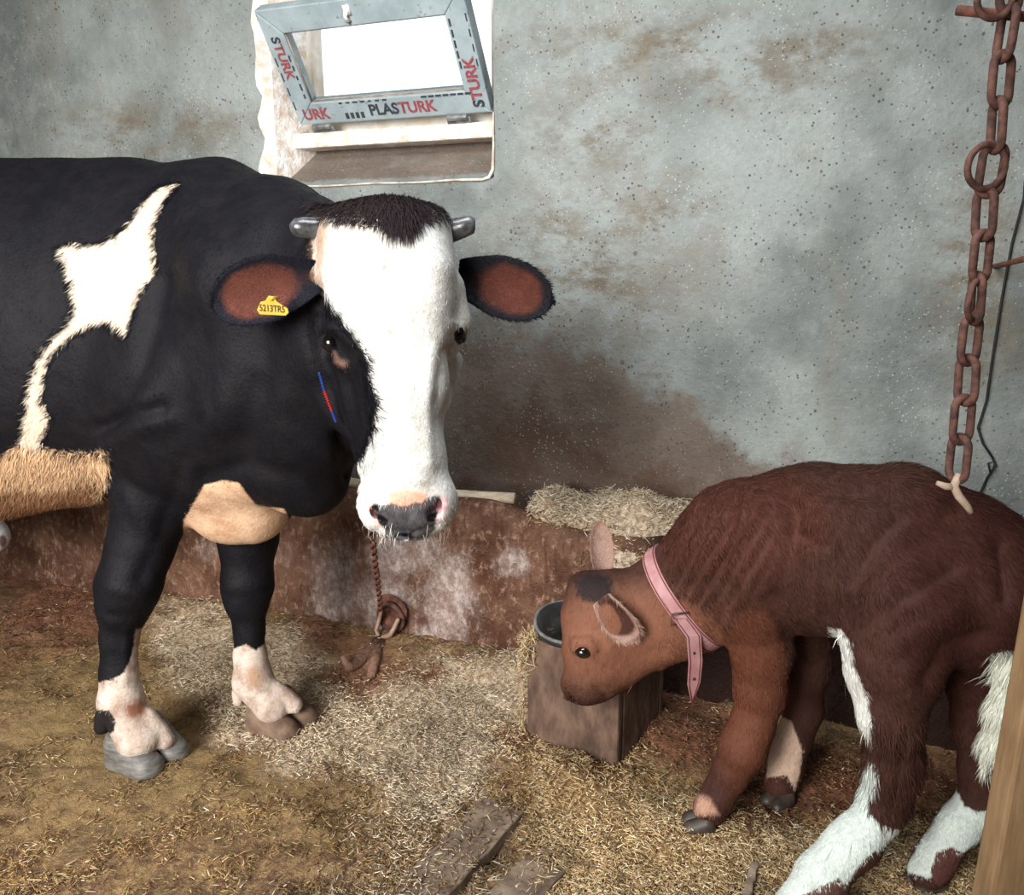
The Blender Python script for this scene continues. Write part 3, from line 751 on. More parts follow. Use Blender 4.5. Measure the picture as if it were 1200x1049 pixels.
        for _ in range(relax):
            for lam in (.5, -.45):
                m = np.stack([np.bincount(e[:, 0], v[e[:, 1], j], minlength=len(v)) for j in range(3)], 1)/np.maximum(deg, 1)[:, None]
                v = v+lam*(m-v)
        return v, q
def normals(v, q):
    n = np.cross(v[q[:, 2]]-v[q[:, 0]], v[q[:, 3]]-v[q[:, 1]]); o = np.zeros_like(v)
    for k in range(4):
        for j in range(3): o[:, j] += np.bincount(q[:, k], n[:, j], minlength=len(v))
    return o/(np.linalg.norm(o, axis=1)[:, None]+1e-12)

def relief(v, q, curves, ymax=9.):
    nr = normals(v, q); X, Y, t = project(v); front = np.clip((.35-nr[:, 1])/.3, 0, 1)*(v[:, 1] < ymax)
    d = np.zeros(len(v))
    for pts, wpx, amp in curves:
        best = np.full(len(v), 1e9)
        for a, b in zip(pts[:-1], pts[1:]):
            ex, ey = b[0]-a[0], b[1]-a[1]; k = np.clip(((X-a[0])*ex+(Y-a[1])*ey)/(ex*ex+ey*ey+1e-9), 0, 1)
            best = np.minimum(best, np.hypot(X-a[0]-ex*k, Y-a[1]-ey*k))
        d += amp*np.exp(-(best/wpx)**2)
    return v+nr*(d*front)[:, None]

# a coat: base colour, then patches laid over one another; every patch is a signed distance kept on the mesh
def coat_layers(v, nrm, layers):
    X, Y, t = project(v); out = []
    for L in layers:
        if 'fn' in L: sd = L['fn'](v, X, Y, t)
        else: sd = poly_sd(X, Y, L['poly'])*t/F
        if 'where' in L: sd = np.where(L['where'](v, X, Y, t, nrm), sd, -.1)
        out.append(np.clip(sd, -.2, .2))
    return out
def coat_material(name, base, base2, layers, rough=.55, spec=.35, hair=(1, 1, 1), bump=.35, sheen=.0):
    m, nt, b = mat(name, rough, spec); n = N(nt); o = n.obj()
    st = n.scale(o, hair)
    fine = n.noise(st, 120, 4, .7); med = n.noise(st, 22, 5, .6)
    c = n.mix(n.ramp(med, .35, .7), base, base2)
    for i, L in enumerate(layers):
        sd = n.attr('patch%d' % i); wob = L.get('wob', .008)
        s2 = n.math('ADD', sd, n.math('MULTIPLY', n.math('SUBTRACT', n.noise(st, 90, 5, .7), .5), wob*2.2))
        s2 = n.math('ADD', s2, n.math('MULTIPLY', n.math('SUBTRACT', n.noise(o, 18, 3, .5), .5), wob))
        so = L.get('soft', .003); fac = n.ramp(s2, -so, so, 0, L.get('amt', 1.0))
        cc = n.mix(n.ramp(med, .35, .7), L['c'], L.get('c2', L['c']))
        c = n.mix(fac, c, cc)
    c = n.mix(n.ramp(fine, .4, .75, 0, .22), c, (.0, .0, .0))
    n.put(b.inputs['Base Color'], c)
    n.bump(n.math('ADD', n.math('MULTIPLY', med, .8), fine), bump, .004, b)
    if sheen: b.inputs['Sheen Weight'].default_value = sheen; b.inputs['Sheen Roughness'].default_value = .4
    return m
def coat_rgb(sds, layers, base):
    c = np.tile(np.array(base, float), (len(sds[0]), 1)); n_ = len(c)
    for sd, L in zip(sds, layers):
        a = L.get('amt', 1.0)*(sd+rng.normal(0, .003, n_) > 0)
        c = c*(1-a[:, None])+np.array(L['c'])*a[:, None]
    return c
def fur(name, parent, v, q, nrm, rgb, n, length, flow, dens=None, width=.0011, lift=.28, seed=1, var=.25, hang=0):
    r = np.random.default_rng(seed)
    ar = np.linalg.norm(np.cross(v[q[:, 1]]-v[q[:, 0]], v[q[:, 3]]-v[q[:, 0]]), axis=1)
    if dens is not None: ar = ar*dens[q].mean(1)
    pr = ar/ar.sum(); f = r.choice(len(q), n, p=pr); a, b = r.random((n, 1)), r.random((n, 1)); Q_ = q[f]
    def ip(z): return (z[Q_[:, 0]]*(1-a)+z[Q_[:, 1]]*a)*(1-b)+(z[Q_[:, 3]]*(1-a)+z[Q_[:, 2]]*a)*b
    p = ip(v); nn = ip(nrm); c = ip(rgb)
    fl = flow(p, nn); fl = fl+r.normal(0, .22, (n, 3))
    fl = fl-nn*(fl*nn).sum(1)[:, None]; fl /= np.linalg.norm(fl, axis=1)[:, None]+1e-9
    L = (length(p) if callable(length) else np.full(n, length))*r.uniform(.6, 1.2, n)
    d1 = fl+nn*lift; d1 /= np.linalg.norm(d1, axis=1)[:, None]; d2 = fl+nn*lift*.3+np.array([0, 0, -hang]); d2 /= np.linalg.norm(d2, axis=1)[:, None]
    sd = np.cross(d1, nn+r.normal(0, .3, (n, 3))); sd /= np.linalg.norm(sd, axis=1)[:, None]+1e-9
    w_ = width*r.uniform(.7, 1.3, (n, 1))/2; p0 = p-nn*.001; p1 = p0+d1*(L*.5)[:, None]; p2 = p1+d2*(L*.5)[:, None]
    V = np.stack([p0-sd*w_, p0+sd*w_, p1-sd*w_*.8, p1+sd*w_*.8, p2], 1).reshape(-1, 3); base = np.arange(n)[:, None]*5
    me = mesh_np(name, V, quads=base+np.array([0, 1, 3, 2]), tris=base+np.array([2, 3, 4]))
    c = c*(1+r.uniform(-var, var, (n, 1))); cattr(me, 'col', np.repeat(np.clip(c, 0, 1), 5, 0))
    o = link(name, me, M['fur'], parent); tag(o, kind='stuff'); return o
def ear_mesh(base, tip, nrm_, width, cup, thick=.008, sag=.0, n1=26, n2=15, dk0=.35, side0=.3):
    base, tip, nr = np.array(base, float), np.array(tip, float), np.array(nrm_, float)
    ax = tip-base; L = np.linalg.norm(ax); u = ax/L; nr = nr-u*(nr@u); nr /= np.linalg.norm(nr); s = np.cross(u, nr)
    vi = []; vo = []; inn = []
    for i in range(n1):
        a = i/(n1-1)
        w_ = width*(side0+(1-side0)*min(1, (a/.42))**.8)*math.sqrt(max(0, 1-max(0, (a-.5)/.5)**2.4)) if a < 1 else .0
        w_ = max(w_, width*.04)
        for j in range(n2):
            b = -1+2*j/(n2-1); cu = cup*(1-.5*a)*(1-math.cos(b*1.35))*w_/width
            p = base+u*L*a+s*w_*b/1.0*math.cos(b*.35)+nr*(cu-cup*.3)+np.array([0, 0, -sag])*a*a
            vi.append(p); vo.append(p-nr*thick*(1-.8*abs(b)**3)*(1-.5*a))
            inn.append((1-abs(b)**2)*min(1, (1-a)*4)*(dk0+(1-dk0)*min(1, max(0, (a-.18)/.35))))
    v = np.array(vi+vo); m = n1*n2; f = []
    for i in range(n1-1):
        for j in range(n2-1):
            k = i*n2+j; f.append((k, k+n2, k+n2+1, k+1)); f.append((m+k, m+k+1, m+k+n2+1, m+k+n2))
        f.append((i*n2, m+i*n2, m+(i+1)*n2, (i+1)*n2)); k = i*n2+n2-1; f.append((k, k+n2, m+k+n2, m+k))
    for j in range(n2-1): f.append((j, j+1, m+j+1, m+j)); k = (n1-1)*n2+j; f.append((k, m+k, m+k+1, k+1))
    inside = np.array(inn+[0]*m)
    return v, f, inside
def make_ear(parent, args, rim, inner, mname, fl=9000, flen=.014, name='ear', label=None, bc=None):
    v, f, ins = ear_mesh(*args[0], **args[1]); me = mesh_np(name, v, faces=f)
    fattr(me, 'inner', ins)
    m, nt, b = mat(mname, .8, .15); n = N(nt); o = n.obj()
    fac = n.ramp(n.math('ADD', n.attr('inner'), n.math('MULTIPLY', n.math('SUBTRACT', n.noise(o, 30, 4), .5), .5)), .25, .62)
    n.put(b.inputs['Base Color'], n.mix(fac, rim, n.mix(n.ramp(n.noise(o, 25, 4), .35, .65), inner, tuple(c*.6 for c in inner))))
    n.bump(n.noise(o, 90, 4), .5, .003, b)
    e = link(name, me, m, parent)
    if label: e['label'] = label
    q = np.array([g for g in f if len(g) == 4]); nr = normals(v, q)
    a = np.clip((ins-.3)/.3, 0, 1)[:, None]; rgb = np.array(rim)*(1-a)+np.array(inner)*a
    ax = np.array(args[0][1])-np.array(args[0][0]); ax = ax/np.linalg.norm(ax)
    fur('ear_fur', e, v, q, nr, rgb, fl, flen, lambda p, nn: np.tile(ax, (len(p), 1))+(p-np.array(args[0][0])-ax*((p-np.array(args[0][0]))@ax)[:, None])*6, width=.0009, lift=.35, seed=3)
    return e
def make_hoof(parent, toe_c, toe_dir, ln, wd, ht, m, h=.004, spread=.5, dz=0.0):
    """two claws: domed wedges cut flat at the sole"""
    d = np.array([toe_dir[0], toe_dir[1], 0.]); d /= np.linalg.norm(d); s = np.array([-d[1], d[0], 0])
    for sg in (-1, 1):
        c = np.array([toe_c[0], toe_c[1], 0])+s*sg*wd*spread
        lo = c-np.array([ln, ln, .02]); hi = c+np.array([ln, ln, ht*1.35]); hi[2] += .01
        F_ = Field(lo, hi, h)
        Rm = np.stack([d, s, np.array([0, 0, 1.])])
        Z_ = np.array([0, 0, 1.])
        F_.cap(c-d*ln*.22+Z_*ht*.62, wd*.50, c+d*ln*.24+Z_*ht*.10, wd*.40, .02)
        F_.cap(c-d*ln*.24+Z_*ht*.1, wd*.50, c+d*ln*.24+Z_*ht*.08, wd*.44, .02)
        F_.plane(c, (0, 0, -1), .003)
        v, q = F_.mesh(1); v[:, 2] += dz
        link('hoof', mesh_np('hoof', v, quads=q), m, parent)

# ------------------------------------------------------------------ the cow
def make_cow():
    root = empty('cow', (-.95, 2.1, 0))
    tag(root, 'black and white horned cow standing at the trough and facing the camera', 'cow')
    f = Field((-2.95, 1.22, -.02), (-.02, 2.78, 1.56), .0072)
    # trunk
    f.cap((-2.35, 2.24, 1.00), .40, (-1.55, 2.24, .98), .45, .08, (1, .78, 1))
    f.cap((-1.55, 2.24, .98), .45, (-1.02, 2.20, 1.02), .41, .08, (1, .78, 1))
    f.cap((-2.5, 2.24, 1.33), .10, (-.95, 2.22, 1.335), .09, .12)      # spine
    f.ell((-2.50, 2.24, 1.12), (.24, .27, .30), k=.1)                   # rump
    f.chain([(170, 262, 2.12, 54), (258, 254, 2.12, 52)], .12)          # withers
    f.chain([(262, 246, 2.12, 46), (325, 268, 1.96, 46), (392, 292, 1.74, 42)], .10)   # crest
    # shoulder, chest, neck
    f.ell(P(205, 400, 2.03), (.20, .15, .33), k=.10)
    f.ell(P(190, 480, 1.98), (.125, .12, .16), k=.06)
    f.ell(P(265, 480, 2.08), (.24, .27, .28), k=.12)
    f.ell(P(275, 380, 2.08), (.22, .24, .26), k=.12)
    f.chain([(285, 340, 2.02, 105), (345, 345, 1.84, 88), (398, 350, 1.70, 60)], .10)
    f.chain([(270, 450, 1.98, 110), (335, 455, 1.86, 80), (388, 420, 1.72, 52)], .10)
    f.chain([(300, 520, 1.98, 75), (345, 530, 1.88, 58), (380, 500, 1.80, 45)], .08)
    f.chain([(345, 520, 1.90, 50), (366, 566, 1.86, 36)], .05)          # dewlap
    f.chain([(300, 560, 2.0, 48), (275, 590, 2.02, 42), (300, 603, 1.98, 31)], .06)      # brisket
    # near foreleg
    f.chain([(182, 520, 2.0, 58), (183, 580, 1.98, 49), (165, 640, 1.95, 37), (151, 686, 1.93, 35), (146, 712, 1.925, 28), (141, 745, 1.92, 20), (140, 790, 1.915, 20), (142, 820, 1.91, 24), (150, 842, 1.905, 21), (162, 864, 1.90, 26)], .018)
    f.chain([(150, 506, 1.96, 24), (162, 560, 1.97, 28)], .03)            # point of elbow
    f.chain([(152, 678, 1.915, 32), (146, 706, 1.91, 27)], .02)
    f.chain([(124, 838, 1.92, 11), (120, 852, 1.92, 9)], .012)          # dewclaws
    f.chain([(172, 838, 1.91, 10), (188, 856, 1.915, 9), (194, 868, 1.915, 11)], .008)
    # far foreleg
    f.chain([(287, 570, 2.12, 50), (291, 630, 2.11, 33), (290, 680, 2.10, 28), (289, 700, 2.095, 25), (292, 735, 2.09, 16), (293, 770, 2.08, 17), (296, 796, 2.07, 22), (306, 812, 2.06, 18), (318, 828, 2.05, 20)], .02)
    f.chain([(280, 812, 2.08, 9), (279, 822, 2.08, 7)], .01); f.chain([(322, 806, 2.06, 9), (338, 818, 2.06, 8), (344, 826, 2.06, 10)], .008)
    # hind legs
    for y in (2.08, 2.42):
        for a, b in (((-2.45, y, .95, .19), (-2.40, y, .68, .12)), ((-2.40, y, .68, .12), (-2.62, y, .50, .07)), ((-2.62, y, .50, .07), (-2.56, y, .25, .042)), ((-2.56, y, .25, .042), (-2.54, y, .10, .05)), ((-2.54, y, .10, .05), (-2.50, y, .05, .05))):
            f.cap(a[:3], a[3], b[:3], b[3], .05)
    f.ell((-2.2, 2.25, .62), (.17, .16, .14), k=.06)                    # udder
    f.cap((-2.73, 2.24, 1.25), .03, (-2.80, 2.24, .7), .018, .03); f.cap((-2.80, 2.24, .7), .03, (-2.80, 2.24, .5), .02, .02)
    # head
    f.ell(P(452, 292, 1.62), (.118, .10, .088), k=.04)                  # poll and forehead
    f.chain([(404, 268, 1.63, 24), (500, 268, 1.63, 24)], .04)
    f.ell(P(458, 350, 1.60), (.124, .10, .12), k=.05)
    f.chain([(459, 372, 1.59, 66), (470, 460, 1.55, 48), (477, 540, 1.50, 42), (479, 588, 1.47, 43)], .04, (1, .9, 1))
    f.chain([(440, 330, 1.545, 30), (470, 460, 1.505, 30), (478, 560, 1.455, 28)], .03)     # bridge of the nose
    f.chain([(498, 320, 1.555, 28), (494, 450, 1.515, 22)], .04)
    f.chain([(405, 340, 1.60, 24), (402, 392, 1.575, 22), (412, 420, 1.57, 16)], .03)       # right brow
    f.chain([(527, 340, 1.61, 16), (533, 378, 1.60, 15), (527, 400, 1.60, 15)], .03)       # left brow
    f.chain([(410, 425, 1.64, 36), (424, 470, 1.62, 30), (440, 505, 1.57, 22)], .035)        # right cheek
    f.chain([(520, 425, 1.67, 24), (507, 470, 1.62, 22)], .04)
    f.chain([(400, 400, 1.70, 46), (414, 470, 1.69, 34), (450, 560, 1.58, 28), (475, 606, 1.53, 26)], .04)   # jaw
    f.chain([(400, 372, 1.76, 50), (428, 330, 1.68, 48)], .04)
    f.ell(P(478, 590, 1.475), (.084, .062, .050), k=.03)                # muzzle
    f.ell(P(445, 592, 1.475), (.036, .045, .050), k=.02); f.ell(P(512, 588, 1.475), (.034, .045, .050), k=.02)
    f.ell(P(478, 612, 1.485), (.050, .050, .026), k=.02)                # chin and lip
    f.ell(P(447, 606, 1.412), (.013, .03, .010), k=.006, sub=True); f.ell(P(507, 604, 1.410), (.013, .03, .011), k=.006, sub=True)
    f.ell(P(440, 600, 1.43), (.006, .028, .014), k=.006, sub=True); f.ell(P(514, 594, 1.43), (.006, .028, .014), k=.006, sub=True)
    f.cap(P(440, 626, 1.43), .004, P(478, 633, 1.41), .005, .006)
    f.ell(P(387, 402, 1.550), (.022, .014, .009), k=.008, sub=True)
    f.ell(P(543, 394, 1.578), (.012, .014, .011), k=.01, sub=True)
    v, q = f.mesh(2)
    # muscle and skin relief
    nr = normals(v, q)
    v = v+nr*((fbm(v[:, 0]*9, v[:, 1]*9, v[:, 2]*9, seed=40)-.5)*.010)[:, None]
    v = relief(v, q, [
        ([(215, 215), (235, 300), (225, 400), (175, 470)], 26, .014), ([(190, 330), (165, 430), (128, 500)], 16, -.014),
        ([(330, 250), (300, 330), (305, 430), (285, 520)], 24, -.016), ([(118, 502), (150, 487), (190, 478)], 9, -.012), ([(130, 520), (160, 500), (200, 492)], 14, .010),
        ([(366, 340), (376, 430), (402, 520), (412, 560)], 9, -.022), ([(240, 560), (290, 545), (340, 560)], 12, -.010),
        ([(236, 300), (262, 420), (250, 500)], 30, .012), ([(150, 580), (185, 640)], 12, .006), ([(215, 540), (190, 620), (165, 680)], 9, -.006),
        ([(130, 690), (175, 700)], 10, .006), ([(128, 722), (166, 722)], 6, -.005), ([(265, 690), (316, 690)], 9, .005), ([(148, 740), (146, 800)], 5, .004)])
    v = relief(v, q, [
        ([(384, 392), (394, 400), (404, 418)], 5, -.005), ([(380, 385), (396, 384), (412, 402)], 6, .007), ([(385, 415), (400, 428)], 5, .004), ([(414, 440), (425, 490), (436, 530)], 6, -.005),
        ([(428, 420), (440, 480), (446, 540)], 8, .005), ([(505, 415), (500, 480), (503, 545)], 7, .004), ([(522, 408), (512, 470)], 6, -.004),
        ([(420, 300), (450, 330), (470, 300)], 10, -.004), ([(455, 300), (462, 400)], 9, -.004), ([(424, 560), (430, 600)], 7, -.004),
        ([(450, 575), (505, 572)], 5, -.003), ([(440, 622), (478, 628), (512, 618)], 4, -.006), ([(478, 596), (479, 622)], 3, -.004), ([(530, 380), (540, 384)], 5, .006)], 1.72)
    nr = normals(v, q)
    X, Y, t = project(v)
    headm = (v[:, 1] < 1.66) & (v[:, 0] > -.47)
    side = lambda v, X, Y, t, n_: (v[:, 1] < 2.24) & ~((v[:, 1] < 1.75) & (v[:, 0] > -.5))
    isleg = lambda v, X, Y, t, n_: (v[:, 2] < .55)
    hd = lambda v, X, Y, t, n_: (v[:, 1] < 1.72) & (v[:, 0] > -.5) & (n_[:, 1] < .25)
    W1 = [(209, 216), (195, 217), (182, 226), (164, 248), (155, 262), (140, 275), (125, 285), (98, 289), (84, 285), (73, 292), (82, 312), (88, 340), (91, 362), (84, 378), (64, 397), (52, 412), (45, 430), (36, 455), (34, 480), (29, 500), (24, 528), (44, 532), (50, 515), (58, 490), (49, 470), (52, 435), (64, 410), (88, 387), (110, 376), (130, 375), (149, 390), (154, 370), (164, 342), (184, 316), (180, 290), (181, 262), (192, 236)]
    W2 = [(-400, 545), (0, 536), (25, 520), (45, 526), (60, 527), (90, 532), (110, 530), (126, 533), (127, 560), (118, 600), (112, 640), (-400, 700)]
    W3 = [(240, 568), (262, 563), (280, 566), (290, 580), (300, 592), (316, 595), (332, 596), (338, 606), (332, 660), (215, 660), (215, 610)]
    WN = [(160, 738), (170, 736), (250, 800), (250, 940), (80, 940), (80, 800), (115, 800), (130, 797), (146, 788), (154, 768)]
    WF = [(255, 752), (275, 760), (288, 755), (300, 763), (312, 752), (330, 748), (420, 800), (420, 900), (255, 900)]
    HB = [(366, 268), (380, 254), (420, 246), (470, 240), (545, 250), (560, 300), (600, 400), (570, 500), (600, 560), (600, 680), (380, 680), (395, 560), (418, 545), (432, 524), (440, 500), (442, 470), (435, 445), (432, 425), (424, 404), (412, 388), (398, 372), (382, 347), (372, 342), (366, 310)]
    NOSE = [(434, 588), (447, 592), (460, 590), (473, 594), (484, 590), (495, 589), (502, 582), (515, 582), (511, 604), (510, 622), (497, 632), (457, 634), (449, 622), (443, 608), (439, 597)]
    PINK = [(455, 577), (475, 573), (500, 577), (500, 592), (472, 598), (455, 594)]
    PK2 = [(430, 590), (440, 594), (449, 612), (446, 622), (436, 606)]; PK3 = [(510, 590), (524, 580), (524, 596), (514, 612), (508, 606)]
    wh = (.66, .655, .63); tan = (.55, .38, .25)
    zb = P(300, 641, 1.98)[2]
    layers = [
        dict(poly=W1, c=(.74, .62, .49), c2=(.62, .47, .34), where=side, wob=.010),
        dict(poly=W2, c=(.50, .34, .22), c2=(.34, .20, .12), where=lambda v, X, Y, t, n_: side(v, X, Y, t, n_) & (v[:, 2] > .56), wob=.022, soft=.008),
        dict(poly=W3, c=(.62, .42, .28), c2=(.46, .27, .16), where=lambda v, X, Y, t, n_: (v[:, 2] > zb) & (v[:, 1] < 2.08), wob=.004),
        dict(poly=[(-400, 568), (0, 566), (60, 572), (116, 560), (108, 620), (-400, 700)], c=(.24, .12, .07), c2=(.17, .08, .05), where=lambda v, X, Y, t, n_: side(v, X, Y, t, n_) & (v[:, 2] > .56), wob=.03, soft=.02, amt=.85),
        dict(poly=WN, c=(.56, .47, .40), c2=(.32, .22, .17), where=lambda v, X, Y, t, n_: (v[:, 2] < .5) & (v[:, 0] < -.66) & (v[:, 0] > -1.4), wob=.008),
        dict(poly=WF, c=(.60, .50, .43), c2=(.34, .24, .19), where=lambda v, X, Y, t, n_: (v[:, 2] < .5) & (v[:, 0] > -.80), wob=.006),
        dict(poly=[(108, 832), (128, 833), (136, 845), (133, 858), (108, 870)], c=(.015, .013, .013), where=isleg, wob=.004),
        dict(poly=[(146, 826), (166, 820), (172, 838), (150, 842)], c=(.26, .11, .07), where=isleg, wob=.008, soft=.01),
        dict(poly=HB, c=wh, c2=(.54, .51, .46), where=hd, wob=.008),
        dict(poly=[(376, 262), (420, 250), (455, 262), (430, 300), (395, 330), (380, 320)], c=(.60, .48, .37), where=hd, wob=.03, soft=.03, amt=.5),
        dict(poly=PINK, c=(.62, .34, .24), where=hd, wob=.006, soft=.006),
        dict(poly=PK2, c=(.66, .35, .32), where=hd, wob=.003, soft=.005),
        dict(poly=PK3, c=(.70, .42, .44), where=hd, wob=.003, soft=.005),
        dict(poly=[(288, 785), (300, 780), (308, 792), (304, 806), (292, 804)], c=(.40, .26, .17), where=isleg, wob=.01, soft=.012),
        dict(poly=[(532, 388), (540, 383), (548, 386), (546, 400), (538, 404), (532, 399)], c=(.02, .015, .015), where=hd, wob=.002, soft=.002),
        dict(poly=NOSE, c=(.045, .043, .048), c2=(.10, .095, .10), where=hd, wob=.005),
        dict(poly=[(366, 266), (378, 256), (384, 268), (378, 300), (378, 335), (366, 330)], c=(.34, .20, .12), where=hd, wob=.010, soft=.012, amt=.8),
        dict(poly=[(439, 600), (448, 604), (456, 610), (452, 618), (444, 614)], c=(.006, .005, .005), where=hd, wob=.001, soft=.002),
        dict(poly=[(516, 590), (512, 600), (500, 604), (500, 612), (510, 612)], c=(.006, .005, .005), where=hd, wob=.001, soft=.002),
        dict(poly=[(391, 411), (398, 421), (408, 424), (402, 431), (392, 425)], c=(.16, .09, .07), where=hd, wob=.004, soft=.006),
        dict(poly=[(518, 398), (532, 402), (526, 416), (514, 414)], c=(.42, .26, .20), where=hd, wob=.006, soft=.009, amt=.6),
    ]
    sds = coat_layers(v, nr, layers)
    me = mesh_np('body', v, quads=q)
    for i, s_ in enumerate(sds): fattr(me, 'patch%d' % i, s_)
    m = coat_material('cow_coat', (.0035, .0035, .0055), (.007, .006, .0075), layers, .62, .14, bump=.5)
    link('body', me, m, root)
    rgb = coat_rgb(sds, layers, (.0045, .0045, .0065))
    def flow(p, nn):
        h = (p[:, 1] < 1.72) & (p[:, 0] > -.52)
        b = np.tile(np.array([-.6, .1, -.8]), (len(p), 1)); b[h] = np.array([.1, -.1, -1.])
        up = h & (p[:, 2] > 1.22); b[up] = np.array([.0, -.4, .3])
        return b
    vis = (X > -60) & (X < 700)
    front = (nr[:, 1] < .35) & vis
    fur('coat_fur', root, v, q, nr, rgb, 70000, .012, flow, dens=front*1.0, width=.0011, lift=.16, seed=11)
    # shaggy muddy belly fringe
    bel = np.clip(-sds[1]*0+(sds[1] > 0)*1.0, 0, 1)*vis*(v[:, 1] < 2.3)
    fur('belly_fur', root, v, q, nr, rgb*np.array([1.05, 1.0, .9]), 16000, .034, lambda p, nn: np.tile(np.array([-.5, 0, -.8]), (len(p), 1)), dens=bel, width=.0018, lift=.35, seed=12, hang=.5, var=.5)
    edge = ((np.abs(sds[0]-.004) < .014) | (np.abs(sds[8]) < .016)*(X < 450)*(Y > 330))*front*1.0
    fur('patch_edge_fur', root, v, q, nr, rgb, 9000, .022, lambda p, nn: np.where(((p[:, 1] < 1.72) & (p[:, 0] > -.52))[:, None], np.array([[.9, -.2, -.5]]), np.array([[-.7, 0, -.7]])), dens=edge, width=.0013, lift=.2, seed=13)
    # poll tuft
    wk = (np.clip(1-np.abs(Y-622)/14, 0, 1)*(np.abs(X-478) > 12)*(v[:, 1] < 1.55))*1.0
    fur('whiskers', root, v, q, nr, np.tile(np.array([.5, .47, .42]), (len(v), 1)), 90, .040, lambda p, nn: nn+np.array([0, -.3, -.4]), dens=wk+1e-9, width=.0007, lift=1.2, seed=16)
    tu = np.clip(1.25-np.hypot((X-448)/74, (Y-244)/17), 0, 1)*(v[:, 1] < 1.75)*1.0
    tu2 = np.clip(1.1-np.hypot((X-468)/22, (Y-254)/18), 0, 1)*(v[:, 1] < 1.7)
    tc = np.tile(np.array([.018, .012, .013]), (len(v), 1))
    fur('poll_tuft', root, v, q, nr, tc, 6500, .030, lambda p, nn: np.stack([(p[:, 0]+.235)*9, -np.full(len(p), .5), -np.full(len(p), .05)], 1), dens=tu, width=.0015, lift=.35, seed=14, hang=.5, var=.5)
    fur('poll_tuft', root, v, q, nr, tc, 1500, .048, lambda p, nn: np.stack([(p[:, 0]+.215)*6, -np.full(len(p), .5), -np.full(len(p), .8)], 1), dens=tu2, width=.0015, lift=.4, seed=15, hang=.9, var=.4)
    # ears
    def E(b, tp, nv, w_, cup, **k): return ((P(*b), P(*tp), nv, w_, cup), k)
    e = make_ear(root, E((376, 322, 1.60), (247, 352, 1.56), (.25, -1, .10), .062, .045, sag=.010, side0=.42, thick=.02), (.009, .009, .014), (.115, .038, .026), 'cow_ear_right', 9000, .012, label='black ear with brown inside and a yellow tag')
    make_ear(root, E((535, 322, 1.66), (646, 350, 1.62), (-.15, -1, .05), .060, .03, sag=.006, side0=.5, thick=.02), (.008, .008, .011), (.085, .026, .017), 'cow_ear_left', 9000, .012)
    # ear tag
    c = P(319, 361, 1.525)
    ux = P(338, 362.5, 1.530)-c; uz = P(318, 343.5, 1.53)-c; nf = np.array([0, -1, .0]); k_ = 1/20.
    out = [(-19, -4), (-14, 7), (-8, 9), (-4, 16), (2, 16), (6, 9), (19, 1), (20, -5), (16, -9), (-16, -10)]
    mb = MB(); n_ = len(out); A = [c+ux*a*k_+uz*b*k_ for a, b in out]; Bk = [p-nf*.003 for p in A]
    mb.add(A+Bk, [tuple(range(n_))[::-1], tuple(range(n_, 2*n_))]+[(i, (i+1) % n_, n_+(i+1) % n_, n_+i) for i in range(n_)])
    tg = mb.build('ear_tag', M['tag'], root, smooth=False, bevel=.0008); tg['label'] = 'yellow plastic ear tag'
    cu = bpy.data.curves.new('digits', 'FONT'); cu.body = '5213TR5'; cu.size = .0165; cu.align_x = 'CENTER'; cu.align_y = 'CENTER'; cu.offset = .0003
    to = bpy.data.objects.new('digits_source', cu); COL.objects.link(to); bpy.context.view_layer.update()
    dm = bpy.data.meshes.new_from_object(to.evaluated_get(bpy.context.evaluated_depsgraph_get())); bpy.data.objects.remove(to)
    e1 = ux/np.linalg.norm(ux); e2 = uz/np.linalg.norm(uz)
    for vv in dm.vertices: vv.co = c+e1*vv.co.x*.72+e2*(vv.co.y-.0015)+nf*.0008
    dm.materials.clear(); link('tag_digits', dm, M['ink'], tg, smooth=False)
    mb = MB(); mb.tube([c+uz*.62+nf*.002, c+uz*.62-nf*.03], .004, 8); mb.build('tag_stud', M['tag'], tg)
    # horns
    mb = MB(); mb.tube([P(392, 268, 1.65), P(370, 268, 1.635), P(356, 267, 1.625), P(346, 267, 1.62), P(341, 268, 1.62)], [.024, .020, .0195, .017, .009], 16)
    h1 = mb.build('horn', M['horn'], root)
    mb = MB(); mb.tube([P(510, 272, 1.66), P(530, 270, 1.65), P(543, 266, 1.645), P(553, 263, 1.64), P(557, 263, 1.64)], [.025, .022, .0195, .017, .010], 16)
    mb.build('horn', M['horn'], root)
    # eyes
    def ball(c, r_, name, m_, parent):
        mb = MB(); v_ = []; f_ = []; n1, n2 = 14, 20
        for i in range(n1+1):
            for j in range(n2): a = math.pi*i/n1; b = 2*math.pi*j/n2; v_.append(np.array(c)+r_*np.array([math.sin(a)*math.cos(b), math.sin(a)*math.sin(b), math.cos(a)]))
        for i in range(n1):
            for j in range(n2): f_.append((i*n2+j, (i+1)*n2+j, (i+1)*n2+(j+1) % n2, i*n2+(j+1) % n2))
        mb.add(v_, f_); return mb.build(name, m_, parent)
    ball(P(388, 402, 1.575), .0165, 'eye', M['eye'], root)
    ball(P(537, 394, 1.598), .017, 'eye', M['eye'], root)
